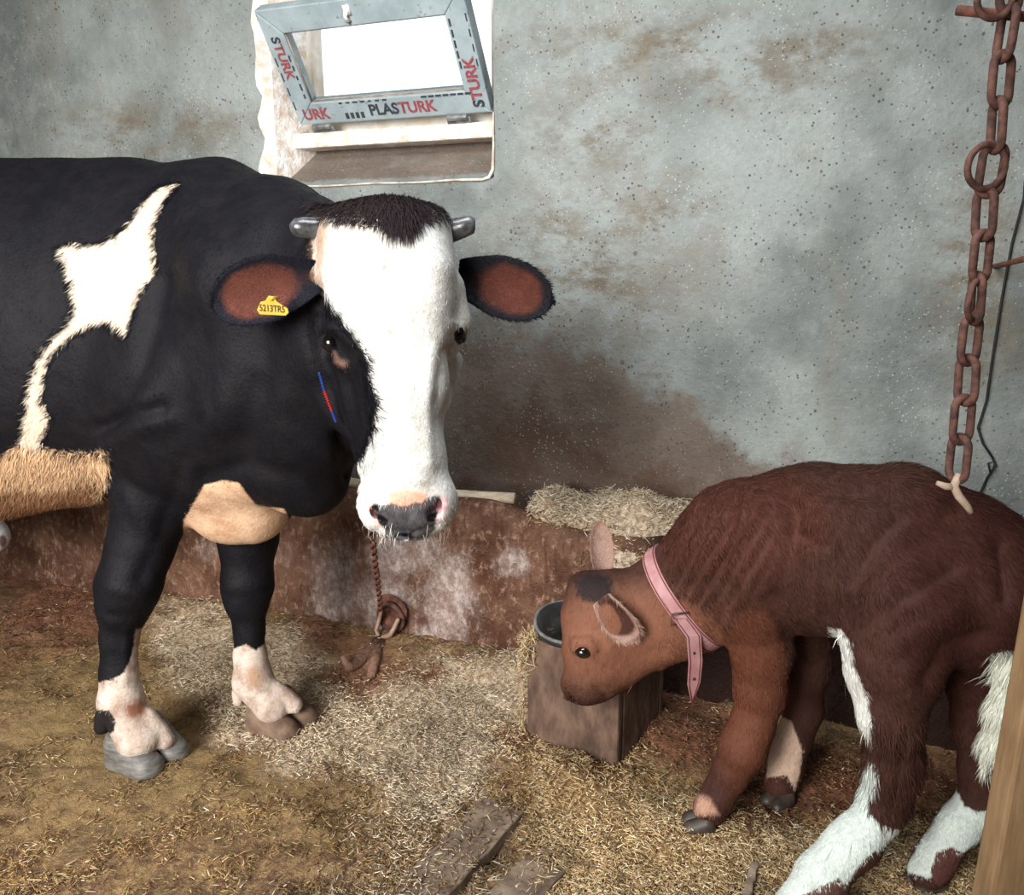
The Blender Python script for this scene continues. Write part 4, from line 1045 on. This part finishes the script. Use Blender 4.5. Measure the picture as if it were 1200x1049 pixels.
    # coloured neck cord showing behind the cheek
    for i, (a, b, cname, cc) in enumerate((((374, 436), (380, 458), 'blue_cord', (.015, .04, .20)), ((380, 458), (389, 482), 'red_cord', (.30, .015, .015)), ((389, 482), (394, 495), 'blue_cord', (.015, .04, .20)))):
        mb = MB(); pa, pb = P(*a, 1.60), P(*b, 1.60); nn = 6+3*(i < 2)
        for k in range(nn):
            p0 = pa+(pb-pa)*k/nn; p1 = pa+(pb-pa)*(k+1)/nn; mb.tube([p0, (p0+p1)/2, p1], [.0016, .0038, .0016], 8)
        o = mb.build('neck_cord', simple(cname, cc, tuple(x*.8 for x in cc), 30, .8, .2, 0), root); o['label'] = cname.split('_')[0]+' braided cord'
    # hooves
    a = G(174, 888); make_hoof(root, a, (.88, -.48), .175, .088, .090, M['hoof'], dz=-.004, spread=.44)
    a = G(332, 848); make_hoof(root, a, (.88, -.48), .17, .084, .074, M['hoof_mud'], dz=-.004, spread=.44)
    for y in (2.08, 2.42): make_hoof(root, (-2.48, y), (1, 0), .12, .055, .06, M['hoof'])
make_cow()

# ------------------------------------------------------------------ the calf
def make_calf():
    root = empty('calf', (.6, 1.58, 0))
    tag(root, 'reddish brown calf with white lower legs and pink collar bending to the feed box', 'calf')
    f = Field((.0, 1.12, -.02), (1.15, 2.05, .92), .0052)
    f.chain([(885, 652, 1.70, 82), (960, 648, 1.65, 88), (1050, 655, 1.55, 93), (1130, 688, 1.48, 88)], .06, (1, .88, 1))
    f.chain([(872, 606, 1.72, 34), (950, 590, 1.66, 30), (1060, 590, 1.55, 28), (1140, 625, 1.48, 28), (1180, 655, 1.44, 26)], .06)
    f.ell(P(1150, 695, 1.45), (.12, .12, .13), k=.05)
    f.ell(P(885, 660, 1.66), (.085, .07, .14), k=.05)                   # shoulder blade
    f.chain([(868, 690, 1.72, 62), (850, 650, 1.74, 62)], .05)
    # neck
    f.chain([(862, 640, 1.74, 66), (812, 685, 1.78, 55), (768, 712, 1.80, 50), (730, 728, 1.80, 46)], .04, (1, .85, 1))
    f.chain([(850, 700, 1.74, 45), (800, 725, 1.78, 38), (762, 745, 1.80, 36)], .04)
    # head
    f.ell(P(712, 708, 1.795), (.082, .072, .070), k=.03)
    f.chain([(712, 716, 1.79, 44), (706, 752, 1.78, 41), (693, 782, 1.77, 29), (686, 802, 1.765, 22)], .03, (1, .9, 1))
    f.chain([(740, 750, 1.79, 42), (720, 774, 1.785, 32), (700, 798, 1.775, 22)], .03, (1, .8, 1))
    f.ell(P(681, 803, 1.762), (.044, .042, .036), k=.02)
    f.chain([(684, 690, 1.79, 20), (674, 720, 1.78, 12), (672, 760, 1.77, 10)], .03)
    f.chain([(690, 756, 1.722, 13), (678, 757, 1.725, 9)], .015)
    f.ell(P(684, 764, 1.700), (.012, .014, .009), k=.006, sub=True)
    f.ell(P(662, 815, 1.735), (.006, .014, .005), k=.006, sub=True)
    f.cap(P(662, 817, 1.712), .004, P(676, 826, 1.718), .003, .005)
    # near foreleg
    f.chain([(884, 700, 1.68, 52), (892, 760, 1.67, 35), (890, 810, 1.67, 28), (882, 850, 1.665, 25), (871, 876, 1.66, 26), (856, 905, 1.665, 20), (842, 930, 1.665, 18), (832, 946, 1.665, 20)], .02)
    # far foreleg
    f.chain([(930, 710, 1.80, 46), (945, 780, 1.80, 27), (942, 835, 1.79, 19), (930, 866, 1.785, 19), (921, 895, 1.775, 19), (914, 918, 1.765, 20)], .025)
    # near hind leg
    f.chain([(1066, 715, 1.45, 78), (1052, 775, 1.42, 52), (1047, 840, 1.40, 34), (1047, 895, 1.41, 31), (1036, 944, 1.42, 26), (1000, 988, 1.40, 27), (962, 1030, 1.385, 27), (938, 1066, 1.37, 26), (925, 1090, 1.36, 30)], .025)
    f.chain([(1032, 950, 1.425, 17), (1036, 968, 1.43, 10)], .02)
    f.chain([(1018, 735, 1.47, 34), (1028, 790, 1.44, 28), (1034, 850, 1.41, 20)], .03)
    # far hind leg
    f.chain([(1150, 725, 1.49, 68), (1150, 790, 1.50, 38), (1150, 850, 1.49, 29), (1154, 905, 1.49, 25), (1152, 940, 1.49, 23), (1122, 970, 1.485, 21), (1100, 1000, 1.48, 20), (1088, 1020, 1.475, 23)], .025)
    f.chain([(1160, 945, 1.49, 13), (1164, 956, 1.49, 9)], .015)
    # tail
    f.chain([(1185, 650, 1.42, 22), (1206, 690, 1.395, 17), (1200, 740, 1.375, 14), (1186, 780, 1.37, 14), (1178, 830, 1.37, 15), (1168, 870, 1.37, 13), (1160, 900, 1.37, 6)], .02)
    v, q = f.mesh(2); nr = normals(v, q)
    X, Y, t = project(v)
    # skin folds on the neck and hide relief
    v = relief(v, q, [
        ([(935, 600), (925, 650), (915, 700)], 12, -.008), ([(885, 590), (880, 650), (870, 700)], 16, .009), ([(905, 700), (925, 745)], 10, -.009),
        ([(925, 570), (930, 620), (960, 640)], 10, -.008), ([(960, 575), (1030, 580)], 9, -.007), ([(1060, 575), (1090, 585)], 18, .010),
        ([(985, 735), (1000, 690), (1020, 640), (1050, 610)], 11, -.009), ([(1010, 735), (1060, 700), (1110, 670)], 12, -.006), ([(1045, 760), (1120, 715)], 14, .006),
        ([(1085, 800), (1110, 760), (1150, 745)], 14, -.012), ([(1170, 640), (1178, 700)], 10, -.010), ([(960, 630), (955, 720)], 5, .003), ([(975, 625), (970, 720)], 5, -.003), ([(990, 630), (985, 710)], 5, .003),
        ([(855, 690), (838, 740)], 12, -.008), ([(860, 620), (838, 680)], 10, -.006), ([(1060, 860), (1050, 930)], 6, -.005),
        ([(700, 740), (740, 770), (775, 765)], 9, -.004), ([(676, 750), (690, 752), (698, 762)], 4, .003), ([(675, 772), (695, 774)], 4, .002), ([(668, 800), (690, 806)], 5, .003), ([(690, 790), (710, 815)], 5, -.003)])
    fold = np.clip(1-np.abs((X-835)/75), 0, 1)*np.clip(1-np.abs((Y-640)/75), 0, 1)*(v[:, 1] < 1.80)
    ph = (X*.78+(Y)*.45)*2*math.pi/15
    v = v+nr*(fold*np.sin(ph)*.0065+(fbm(v[:, 0]*14, v[:, 1]*14, v[:, 2]*14, seed=50)-.5)*.010)[:, None]
    nr = normals(v, q)
    nearh = lambda v, X, Y, t, n_: (v[:, 1] < 1.56)
    HS = [(970, 735), (986, 738), (995, 752), (1000, 778), (1006, 796), (1012, 806), (1020, 840), (1019, 862), (1000, 850), (985, 800), (975, 765)]
    WC = [(1018, 890), (1030, 892), (1026, 915), (1016, 940), (1022, 958), (1038, 970), (1060, 974), (1010, 1010), (985, 1049), (975, 1120), (870, 1120), (905, 1030), (960, 970), (1000, 925)]
    BF = [(940, 1049), (985, 1030), (1010, 1060), (970, 1130), (900, 1130)]
    FC = [(1120, 925), (1130, 945), (1145, 952), (1160, 950), (1150, 985), (1120, 1005), (1090, 1030), (1060, 1020), (1085, 975)]
    FB = [(1098, 1000), (1115, 992), (1128, 1000), (1115, 1030), (1098, 1040), (1090, 1022)]
    TW = [(1162, 768), (1180, 762), (1200, 775), (1200, 850), (1180, 895), (1165, 888), (1150, 915), (1140, 905), (1150, 850), (1160, 800)]
    FF = [(912, 838), (928, 845), (940, 880), (938, 900), (932, 926), (922, 908), (898, 912), (900, 880)]
    layers = [
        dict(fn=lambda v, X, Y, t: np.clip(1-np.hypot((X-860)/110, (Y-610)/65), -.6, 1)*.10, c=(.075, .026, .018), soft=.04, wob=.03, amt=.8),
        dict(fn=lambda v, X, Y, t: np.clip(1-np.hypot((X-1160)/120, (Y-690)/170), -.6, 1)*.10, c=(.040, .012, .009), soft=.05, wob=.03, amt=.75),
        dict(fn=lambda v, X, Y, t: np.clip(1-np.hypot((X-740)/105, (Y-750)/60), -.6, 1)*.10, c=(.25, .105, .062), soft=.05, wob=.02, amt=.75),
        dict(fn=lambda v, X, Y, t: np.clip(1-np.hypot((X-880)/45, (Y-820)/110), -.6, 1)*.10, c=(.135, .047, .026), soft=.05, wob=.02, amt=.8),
        dict(poly=[(672, 680), (690, 672), (715, 676), (718, 700), (700, 706), (680, 702)], c=(.018, .012, .013), soft=.008, wob=.02, amt=.95, where=lambda v, X, Y, t, n_: v[:, 1] < 1.85),
        dict(poly=HS, c=(.70, .70, .66), where=nearh, wob=.006, soft=.003),
        dict(poly=WC, c=(.62, .68, .64), c2=(.52, .58, .54), where=nearh, wob=.006),
        dict(poly=BF, c=(.10, .045, .035), where=nearh, wob=.01),
        dict(poly=FC, c=(.60, .67, .63), c2=(.50, .56, .52), where=nearh, wob=.006),
        dict(poly=FB, c=(.09, .035, .03), where=nearh, wob=.008),
        dict(poly=TW, c=(.66, .68, .58), where=lambda v, X, Y, t, n_: v[:, 1] < 1.415, wob=.006),
        dict(poly=FF, c=(.62, .44, .34), where=lambda v, X, Y, t, n_: v[:, 1] > 1.72, wob=.004),
        dict(poly=[(818, 930), (832, 936), (842, 955), (812, 955)], c=(.42, .24, .17), where=lambda v, X, Y, t, n_: (v[:, 2] < .1) & (v[:, 1] > 1.6), wob=.006, soft=.008),
    ]
    sds = coat_layers(v, nr, layers); me = mesh_np('body', v, quads=q)
    for i, s_ in enumerate(sds): fattr(me, 'patch%d' % i, s_)
    base = (.058, .0255, .0185)
    m = coat_material('calf_coat', base, (.034, .0125, .010), layers, .65, .15, hair=(1, 1, .5), bump=.6)
    link('body', me, m, root)
    rgb = coat_rgb(sds, layers, base)
    vis = (X < 1290) & (nr[:, 1] < .6)
    def flow(p, nn):
        a = np.tile(np.array([.55, -.25, -.75]), (len(p), 1))
        h = p[:, 0] < .33; a[h] = np.array([.5, 0, .35]); lg = p[:, 2] < .35; a[lg & ~h] = np.array([.1, 0, -1.])
        return a
    Ln = lambda p: np.where(p[:, 2] < .3, .010, np.where(p[:, 0] < .32, .008, .016+.010*np.clip((p[:, 2]-.6)/.2, 0, 1)))
    fur('coat_fur', root, v, q, nr, rgb, 120000, Ln, flow, dens=vis*1.0, width=.0012, lift=.22, seed=21, var=.38)
    tl = (sds[10] > 0)*1.0
    fur('tail_tuft', root, v, q, nr, rgb, 3500, .04, lambda p, nn: np.tile(np.array([-.2, 0, -1.]), (len(p), 1)), dens=tl+.001, width=.0016, lift=.3, seed=22, hang=.4)
    hk = np.clip(1-np.hypot((X-1045)/45, (Y-900)/70), 0, 1)*(v[:, 1] < 1.47)
    fur('hock_fur', root, v, q, nr, rgb*.9, 4000, .035, lambda p, nn: np.tile(np.array([.15, 0, -1.]), (len(p), 1)), dens=hk, width=.0016, lift=.3, seed=23, hang=.4)
    def E(b, tp, nv, w_, cup, **k): return ((P(*b), P(*tp), nv, w_, cup), k)
    make_ear(root, E((707, 680, 1.84), (703, 613, 1.86), (.15, -1, .1), .029, .02, side0=.6, thick=.008, dk0=.9), (.36, .22, .17), (.40, .26, .21), 'calf_far_ear', 3000, .010, label='upright far ear, pale pinkish')
    make_ear(root, E((706, 702, 1.715), (742, 750, 1.690), (-.45, -.9, -.1), .040, .03, side0=.65, thick=.010, dk0=.9), (.40, .26, .21), (.085, .036, .026), 'calf_near_ear', 6500, .019, label='near ear drooping with pale fringe')
    def ball(c, r_, name, m_):
        mb = MB(); v_ = []; f_ = []; n1, n2 = 12, 16
        for i in range(n1+1):
            for j in range(n2): a = math.pi*i/n1; b = 2*math.pi*j/n2; v_.append(np.array(c)+r_*np.array([math.sin(a)*math.cos(b)*1.25, math.sin(a)*math.sin(b), math.cos(a)*.9]))
        for i in range(n1):
            for j in range(n2): f_.append((i*n2+j, (i+1)*n2+j, (i+1)*n2+(j+1) % n2, i*n2+(j+1) % n2))
        mb.add(v_, f_); return mb.build(name, m_, root)
    ball(P(684, 764, 1.711), .0155, 'eye', M['eye'])
    # collar: a strap closed round the neck with its tongue hanging
    pk = simple('pink_strap', (.32, .15, .15), (.42, .235, .24), 25, .6, .3, .2, .001); dkst = simple('strap_stitching', (.12, .03, .035), (.18, .05, .05), 40, .7, .2, 0)
    top, bot = P(772, 640, 1.77), P(822, 748, 1.745); mid = (P(797, 694, 1.78))
    # ring in the plane across the neck
    axis = P(850, 655, 1.74)-P(745, 722, 1.80); axis /= np.linalg.norm(axis)
    cc = P(800, 697, 1.775); n_ = 56
    upv = P(772, 645, 1.775)-cc; upv = upv-axis*(upv@axis); upv /= np.linalg.norm(upv); sv = np.cross(axis, upv)
    if sv[1] > 0: sv = -sv
    from mathutils.bvhtree import BVHTree
    bvh = BVHTree.FromPolygons([tuple(a) for a in v], [tuple(map(int, a)) for a in q])
    ring = []; 
    for i in range(n_):
        a = 2*math.pi*i/n_; d = upv*math.cos(a)+sv*math.sin(a)
        hit = bvh.ray_cast(Vector(cc), Vector(d), .4); ring.append((hit[3] if hit[0] else .1))
    ring = np.array(ring); ring = np.convolve(np.r_[ring[-3:], ring, ring[:3]], np.ones(7)/7, 'valid')
    sw = .0165
    def strip(mb, pts, dirs, ax, hw, th):
        v_ = []; f_ = []; k = len(pts)
        for p, d in zip(pts, dirs):
            v_ += [p-ax*hw, p+ax*hw, p+ax*hw+d*th, p-ax*hw+d*th]
        return v_, f_, k
    pts = []; dirs = []
    for i in range(n_):
        a = 2*math.pi*i/n_; d = upv*math.cos(a)+sv*math.sin(a); pts.append(cc+d*(ring[i]+.0035)); dirs.append(d)
    root_c = None
    def band(name, off0, off1, th, m_, parent, pts, dirs, closed):
        v_ = []; f_ = []; k = len(pts)
        for p, d in zip(pts, dirs): v_ += [p+axis*off0, p+axis*off1, p+axis*off1+d*th, p+axis*off0+d*th]
        for i in range(k if closed else k-1):
            j = (i+1) % k
            for s_ in range(4): f_.append((i*4+s_, i*4+(s_+1) % 4, j*4+(s_+1) % 4, j*4+s_))
        if not closed: f_ += [(0, 1, 2, 3), tuple((k-1)*4+s_ for s_ in (3, 2, 1, 0))]
        mb = MB(); mb.add(v_, f_); return mb.build(name, m_, parent, smooth=False)
    col = band('collar', -sw, sw, .004, pk, root, pts, dirs, True); col['label'] = 'pink strap collar'
    for sgn in (-1, 1): band('collar_edge', sgn*sw*.78-.0014, sgn*sw*.78+.0014, .0052, dkst, col, pts, dirs, True)
    # hanging tongue of the strap
    tp = [P(808, 722, 1.672), P(813, 745, 1.668), P(815, 775, 1.668), P(813, 800, 1.668), P(811, 822, 1.669)]
    i0 = int(np.argmin([np.linalg.norm(p-P(806, 715, 1.68)) for p in pts])); 
    tp[0] = pts[i0]+dirs[i0]*.006
    wv = np.array([1, .25, 0.]); wv /= np.linalg.norm(wv); nv = np.array([-.2, -1, 0]); v_ = []; f_ = []
    ws = [.0165, .0165, .016, .015, .002]
    for p, w_ in zip(tp, ws): v_ += [p-wv*w_, p+wv*w_, p+wv*w_+nv*.004, p-wv*w_+nv*.004]
    for i in range(4):
        for s_ in range(4): f_.append((i*4+s_, i*4+(s_+1) % 4, (i+1)*4+(s_+1) % 4, (i+1)*4+s_))
    f_ += [(0, 1, 2, 3), (19, 18, 17, 16)]
    mb = MB(); mb.add(v_, f_); mb.build('strap_end', pk, col, smooth=False)
    for sg in (-1, 1):
        mb = MB(); mb.tube([tp[i]+wv*sg*ws[i]*.72+nv*.0045 for i in range(4)]+[tp[4]+nv*.0045], .0011, 6); mb.build('stitching', dkst, col)
    for a in (.35, .9): 
        mb = MB(); p = tp[1]+(tp[3]-tp[1])*a; mb.tube([p+nv*.003, p+nv*.0052], .0036, 10); mb.build('strap_hole', M['ink'], col)
    b = pts[i0]+dirs[i0]*.006; mb = MB(); e1 = wv; e2 = np.array([.02, 0, -1.])
    mb.tube([b-e1*.021+e2*.012+nv*.004, b+e1*.021+e2*.012+nv*.004, b+e1*.021-e2*.012+nv*.004, b-e1*.021-e2*.012+nv*.004], .003, 8, closed=True)
    mb.build('buckle', M['rust'], col)
    # hooves
    make_hoof(root, G(818, 967), (-.85, .1), .075, .032, .036, M['hoof_dark'], .003, dz=-.003)
    make_hoof(root, G(911, 940), (-.6, -.4), .07, .030, .040, M['hoof_dark'], .003, dz=-.003)
    make_hoof(root, G(920, 1108), (-.8, -.2), .08, .034, .038, M['hoof_dark'], .003)
    make_hoof(root, G(1083, 1038), (-.8, -.1), .075, .032, .036, M['hoof_dark'], .003, dz=-.003)
make_calf()
post()

# ------------------------------------------------------------------ white muzzle at the left edge: another calf standing behind the cow
def other_calf():
    root = empty('calf', (-2.0, 2.62, 0))
    tag(root, 'white nosed calf at the left edge, only its muzzle showing under the cow belly', 'calf')
    f = Field((-2.85, 2.28, -.01), (-1.15, 2.86, 1.0), .012)
    Yd = 2.55
    c = P(-16, 628, Yd)
    f.ell(c, (.070, .055, .062), k=.03)
    f.cap(c+np.array([-.02, 0, .01]), .055, c+np.array([-.16, 0, .10]), .075, .03); f.cap(c+np.array([-.16, 0, .10]), .085, c+np.array([-.24, 0, .13]), .08, .03)
    n0 = c+np.array([-.22, 0, .10]); f.cap(n0, .075, n0+np.array([-.22, .0, -.02]), .11, .05)
    b0 = np.array([-1.95, 2.58, .58]); f.cap(b0, .15, b0+np.array([-.55, 0, 0]), .16, .06, (1, .85, 1))
    for dx in (0, -.55):
        for dy in (-.07, .07): f.cap(b0+np.array([dx, dy, -.05]), .07, b0+np.array([dx, dy, -.30]), .035, .03); f.cap(b0+np.array([dx, dy, -.30]), .032, b0+np.array([dx+.01, dy, -.55]), .028, .02)
    f.ell(P(2, 634, Yd-.045), (.010, .014, .006), k=.005, sub=True)
    v, q = f.mesh(2); nr = normals(v, q)
    layers = [dict(fn=lambda v, X, Y, t: (v[:, 0]+1.72), c=(.74, .76, .76), c2=(.66, .66, .66), wob=.01),
              dict(fn=lambda v, X, Y, t: .012-np.abs(np.hypot((X-3), (Y-634)*.6)-0)*t/F, c=(.16, .09, .09), wob=.003, soft=.004)]
    sds = coat_layers(v, nr, layers); me = mesh_np('body', v, quads=q)
    for i, s_ in enumerate(sds): fattr(me, 'patch%d' % i, s_)
    link('body', me, coat_material('other_calf_coat', (.02, .015, .014), (.03, .02, .02), layers), root)
    for sg in (-1, 1):
        b = n0+np.array([-.04, sg*.06, .05]); vv, ff, ins = ear_mesh(b, b+np.array([-.05, sg*.11, .03]), (.9, 0, .3), .035, .015)
        link('ear', mesh_np('ear', vv, faces=ff), M['hoof_dark'], root)
        
other_calf()

# ------------------------------------------------------------------ hanging chain
def link_pts(c, axis, side, L, Wd, n=24):
    """stadium outline: centre line of a link"""
    r = Wd/2; st = L/2-r; pts = []
    for i in range(n//2+1):
        a = -math.pi/2+math.pi*i/(n//2); pts.append(c+axis*(st+r*math.cos(a))+side*(r*math.sin(a)))
    for i in range(n//2+1):
        a = math.pi/2+math.pi*i/(n//2); pts.append(c+axis*(-st+r*math.cos(a))+side*(r*math.sin(a)))
    return pts
def hanging_chain():
    top = P(1188, -45, 1.38); cx, cy = top[0], top[1]
    root = empty('hanging_chain', (cx, cy, 0.0)); root.location = Vector((cx, cy, top[2]))
    tag(root, 'thick rusty chain with loose rings hanging in front of the wall above the calf', 'chain')
    z = P(1126, 560, 1.38)[2]; n = 12; ztop = top[2]; pitch = (ztop-z)/n; L = pitch+.0125+.002; wr_ = .0066
    r = np.random.default_rng(6)
    for i in range(n):
        zc = ztop-pitch*(i+.5); ang = (0.25 if i % 2 == 0 else 1.70)+r.uniform(-.25, .25)
        side = np.array([math.cos(ang), math.sin(ang), 0]); tilt = np.array([r.uniform(-.06, .06), 0, 1.]); tilt /= np.linalg.norm(tilt)
        mb = MB(); mb.tube(link_pts(np.array([cx+r.uniform(-.003, .003), cy, zc]), tilt, side, L-wr_*2+.008, .0345), wr_, 10, closed=True)
        mb.build('chain_link', M['rust'], root)
    for (px, py, rp, yaw) in ((1156, 195, 25, .2), (1142, 352, 22, .8), (1166, -2, 22, .1)):
        c, rr = PR(px, py, 1.38-.012, rp); side = np.array([math.cos(yaw), math.sin(yaw), 0]); upv = np.array([.05, 0, 1])
        mb = MB(); mb.tube([c+rr*(math.cos(a)*side+math.sin(a)*upv) for a in np.linspace(0, 2*math.pi, 32, endpoint=False)], .0052, 10, closed=True)
        mb.build('ring', M['rust'], root)
    # pale hooked end
    hk = simple('pale_rope', (.30, .22, .16), (.42, .32, .24), 60, .9, .2, .4, .002)
    mb = MB(); a = P(1124, 556, 1.375); mb.tube([a, P(1118, 570, 1.37), P(1124, 582, 1.365), P(1134, 594, 1.36), P(1138, 601, 1.36)], [.0062, .0075, .007, .006, .0045], 10)
    mb.tube([P(1119, 571, 1.37), P(1108, 570, 1.37), P(1098, 566, 1.37)], [.006, .006, .004], 8)
    mb.build('hook', hk, root)
    # bar above
    mb = MB(); a = P(1122, 12, 1.40); b = P(1215, 21, 1.40); mb.tube([a, b, b+(b-a)*.6+np.array([.05, 0, 0])], .0075, 8)
    tag(mb.build('iron_bar', M['rust_dark']), 'short rusty iron bar crossing the top of the hanging chain', 'bar')
hanging_chain()
def wall_fittings():
    s, z = on_plane(1166, 312, WOFF); 
    p = W(s, z, WOFF); mb = MB(); q2 = P(1215, 300, 1.75); mb.tube([p+NR*.02, p-NR*.02, q2], .007, 8)
    tag(mb.build('iron_rod', M['rust_dark']), 'thin rusty rod jutting from the wall at the right edge', 'rod')
    def wp(px, py, o=.006): s, z = on_plane(px, py, WOFF-o); return W(s, z, WOFF-o)
    mb = MB(); pts = [(1207, 140), (1203, 190), (1200, 232), (1186, 285), (1174, 350), (1163, 420), (1156, 470), (1146, 502), (1152, 520), (1163, 536), (1167, 546), (1160, 553), (1158, 543), (1166, 541), (1164, 550), (1157, 560), (1150, 575), (1140, 600)]
    P3 = [wp(*p, .008+.004*(i % 3)) for i, p in enumerate(pts)]
    mb.tube(P3, .0032, 8)
    tag(mb.build('electric_cable', M['cord']), 'thin black knotted cable hanging down the wall behind the rusty chain', 'cable')
wall_fittings()
def tether():
    s, z = on_plane(461, 716, -.0)
    c = W(s, z, -.012)
    root = empty('tether_ring', c); tag(root, 'rusty tether ring in a hollow on the trough front', 'ring')
    # dark dish added in place of the hole in the trough, and the ring
    mb = MB(); n = 24; v = []; f = []
    for r_, o in ((.062, .012), (.052, .0), (.035, .016), (.0, .022)):
        for k in range(n): a = 2*math.pi*k/n; e = 1+.08*math.sin(3*a+1); v.append(c+D*(math.cos(a)*r_*e*.85)+np.array([0, 0, math.sin(a)*r_*e])+NR*(o-.012))
    for i in range(3):
        for k in range(n): f.append((i*n+k, i*n+(k+1) % n, (i+1)*n+(k+1) % n, (i+1)*n+k))
    mb.add(v, f); mb.build('hollow_dish', M['rust_dark'], root)
    mb = MB(); mb.tube([c-NR*.012+D*(math.cos(a)*.042+.004)+np.array([0, 0, math.sin(a)*.048-.012])-NR*.01*math.sin(a) for a in np.linspace(0, 2*math.pi, 28, endpoint=False)], .008, 10, closed=True)
    mb.build('iron_ring', M['rust'], root)
    d = W(s+.012, z-.115, -.03)
    mb = MB(); mb.tube([d+D*(math.cos(a)*.028)+np.array([0, 0, math.sin(a)*.030]) for a in np.linspace(0, 2*math.pi, 24, endpoint=False)], .0045, 8, closed=True)
    mb.build('small_ring', M['rust'], root)
    # hook loops
    mb = MB(); mb.tube([c+D*.045+np.array([0, 0, .0])-NR*.035, c+D*.02+np.array([0, 0, -.055])-NR*.045, c-D*.02+np.array([0, 0, -.075])-NR*.045, c-D*.035+np.array([0, 0, -.05])-NR*.04, c-D*.02+np.array([0, 0, .01])-NR*.03], [.006, .008, .008, .007, .006], 10)
    mb.build('hook', simple('worn_iron', (.22, .13, .09), (.36, .25, .19), 40, .6, .4, .3, .002), root)
    # rope tail running down to the litter
    e0 = c-D*.02+np.array([0, 0, -.08])-NR*.04; e1 = G(408, 792)+np.array([0, 0, .03])
    mb = MB(); mid1 = e0*.6+e1*.4+np.array([0, 0, -.015]); 
    mb.tube([e0, mid1, e0*.25+e1*.75+np.array([0, 0, -.012]), e1, e1+np.array([-.015, 0, .035])], [.018, .025, .022, .015, .008], 10)
    e3 = G(435, 800)+np.array([0, 0, .02]); mb.tube([e0+D*.01, e0*.5+e3*.5, e3], [.014, .018, .012], 10)
    o = mb.build('old_rope', simple('dung_caked_rope', (.13, .065, .045), (.24, .14, .10), 40, .9, .2, .8, .006), None)
    tag(o, 'frayed brown rope end hanging from the tether ring to the straw', 'rope')
    # thin chain to the cow
    a = P(428, 560, 1.80); b = c-NR*.03-D*.02+np.array([0, 0, .01]); l = b-a; ln = np.linalg.norm(l); u = l/ln; n = int(ln/.024)
    rt = empty('tether_chain', a); tag(rt, 'thin dark tether chain running from the cow neck to the ring on the trough', 'chain')
    s1 = np.cross(u, [0, 1, 0]); s1 /= np.linalg.norm(s1); s2 = np.cross(u, s1)
    for i in range(n):
        t_ = (i+.5)/n; cc = a+l*t_; sd = (s1*.8+s2*.6) if i % 2 else (s2*.8-s1*.6)
        mb = MB(); mb.tube(link_pts(cc, u, sd, ln/n*1.22, .014, 12), .0026, 6, closed=True); mb.build('chain_link', M['rust_dark'], rt)
tether()
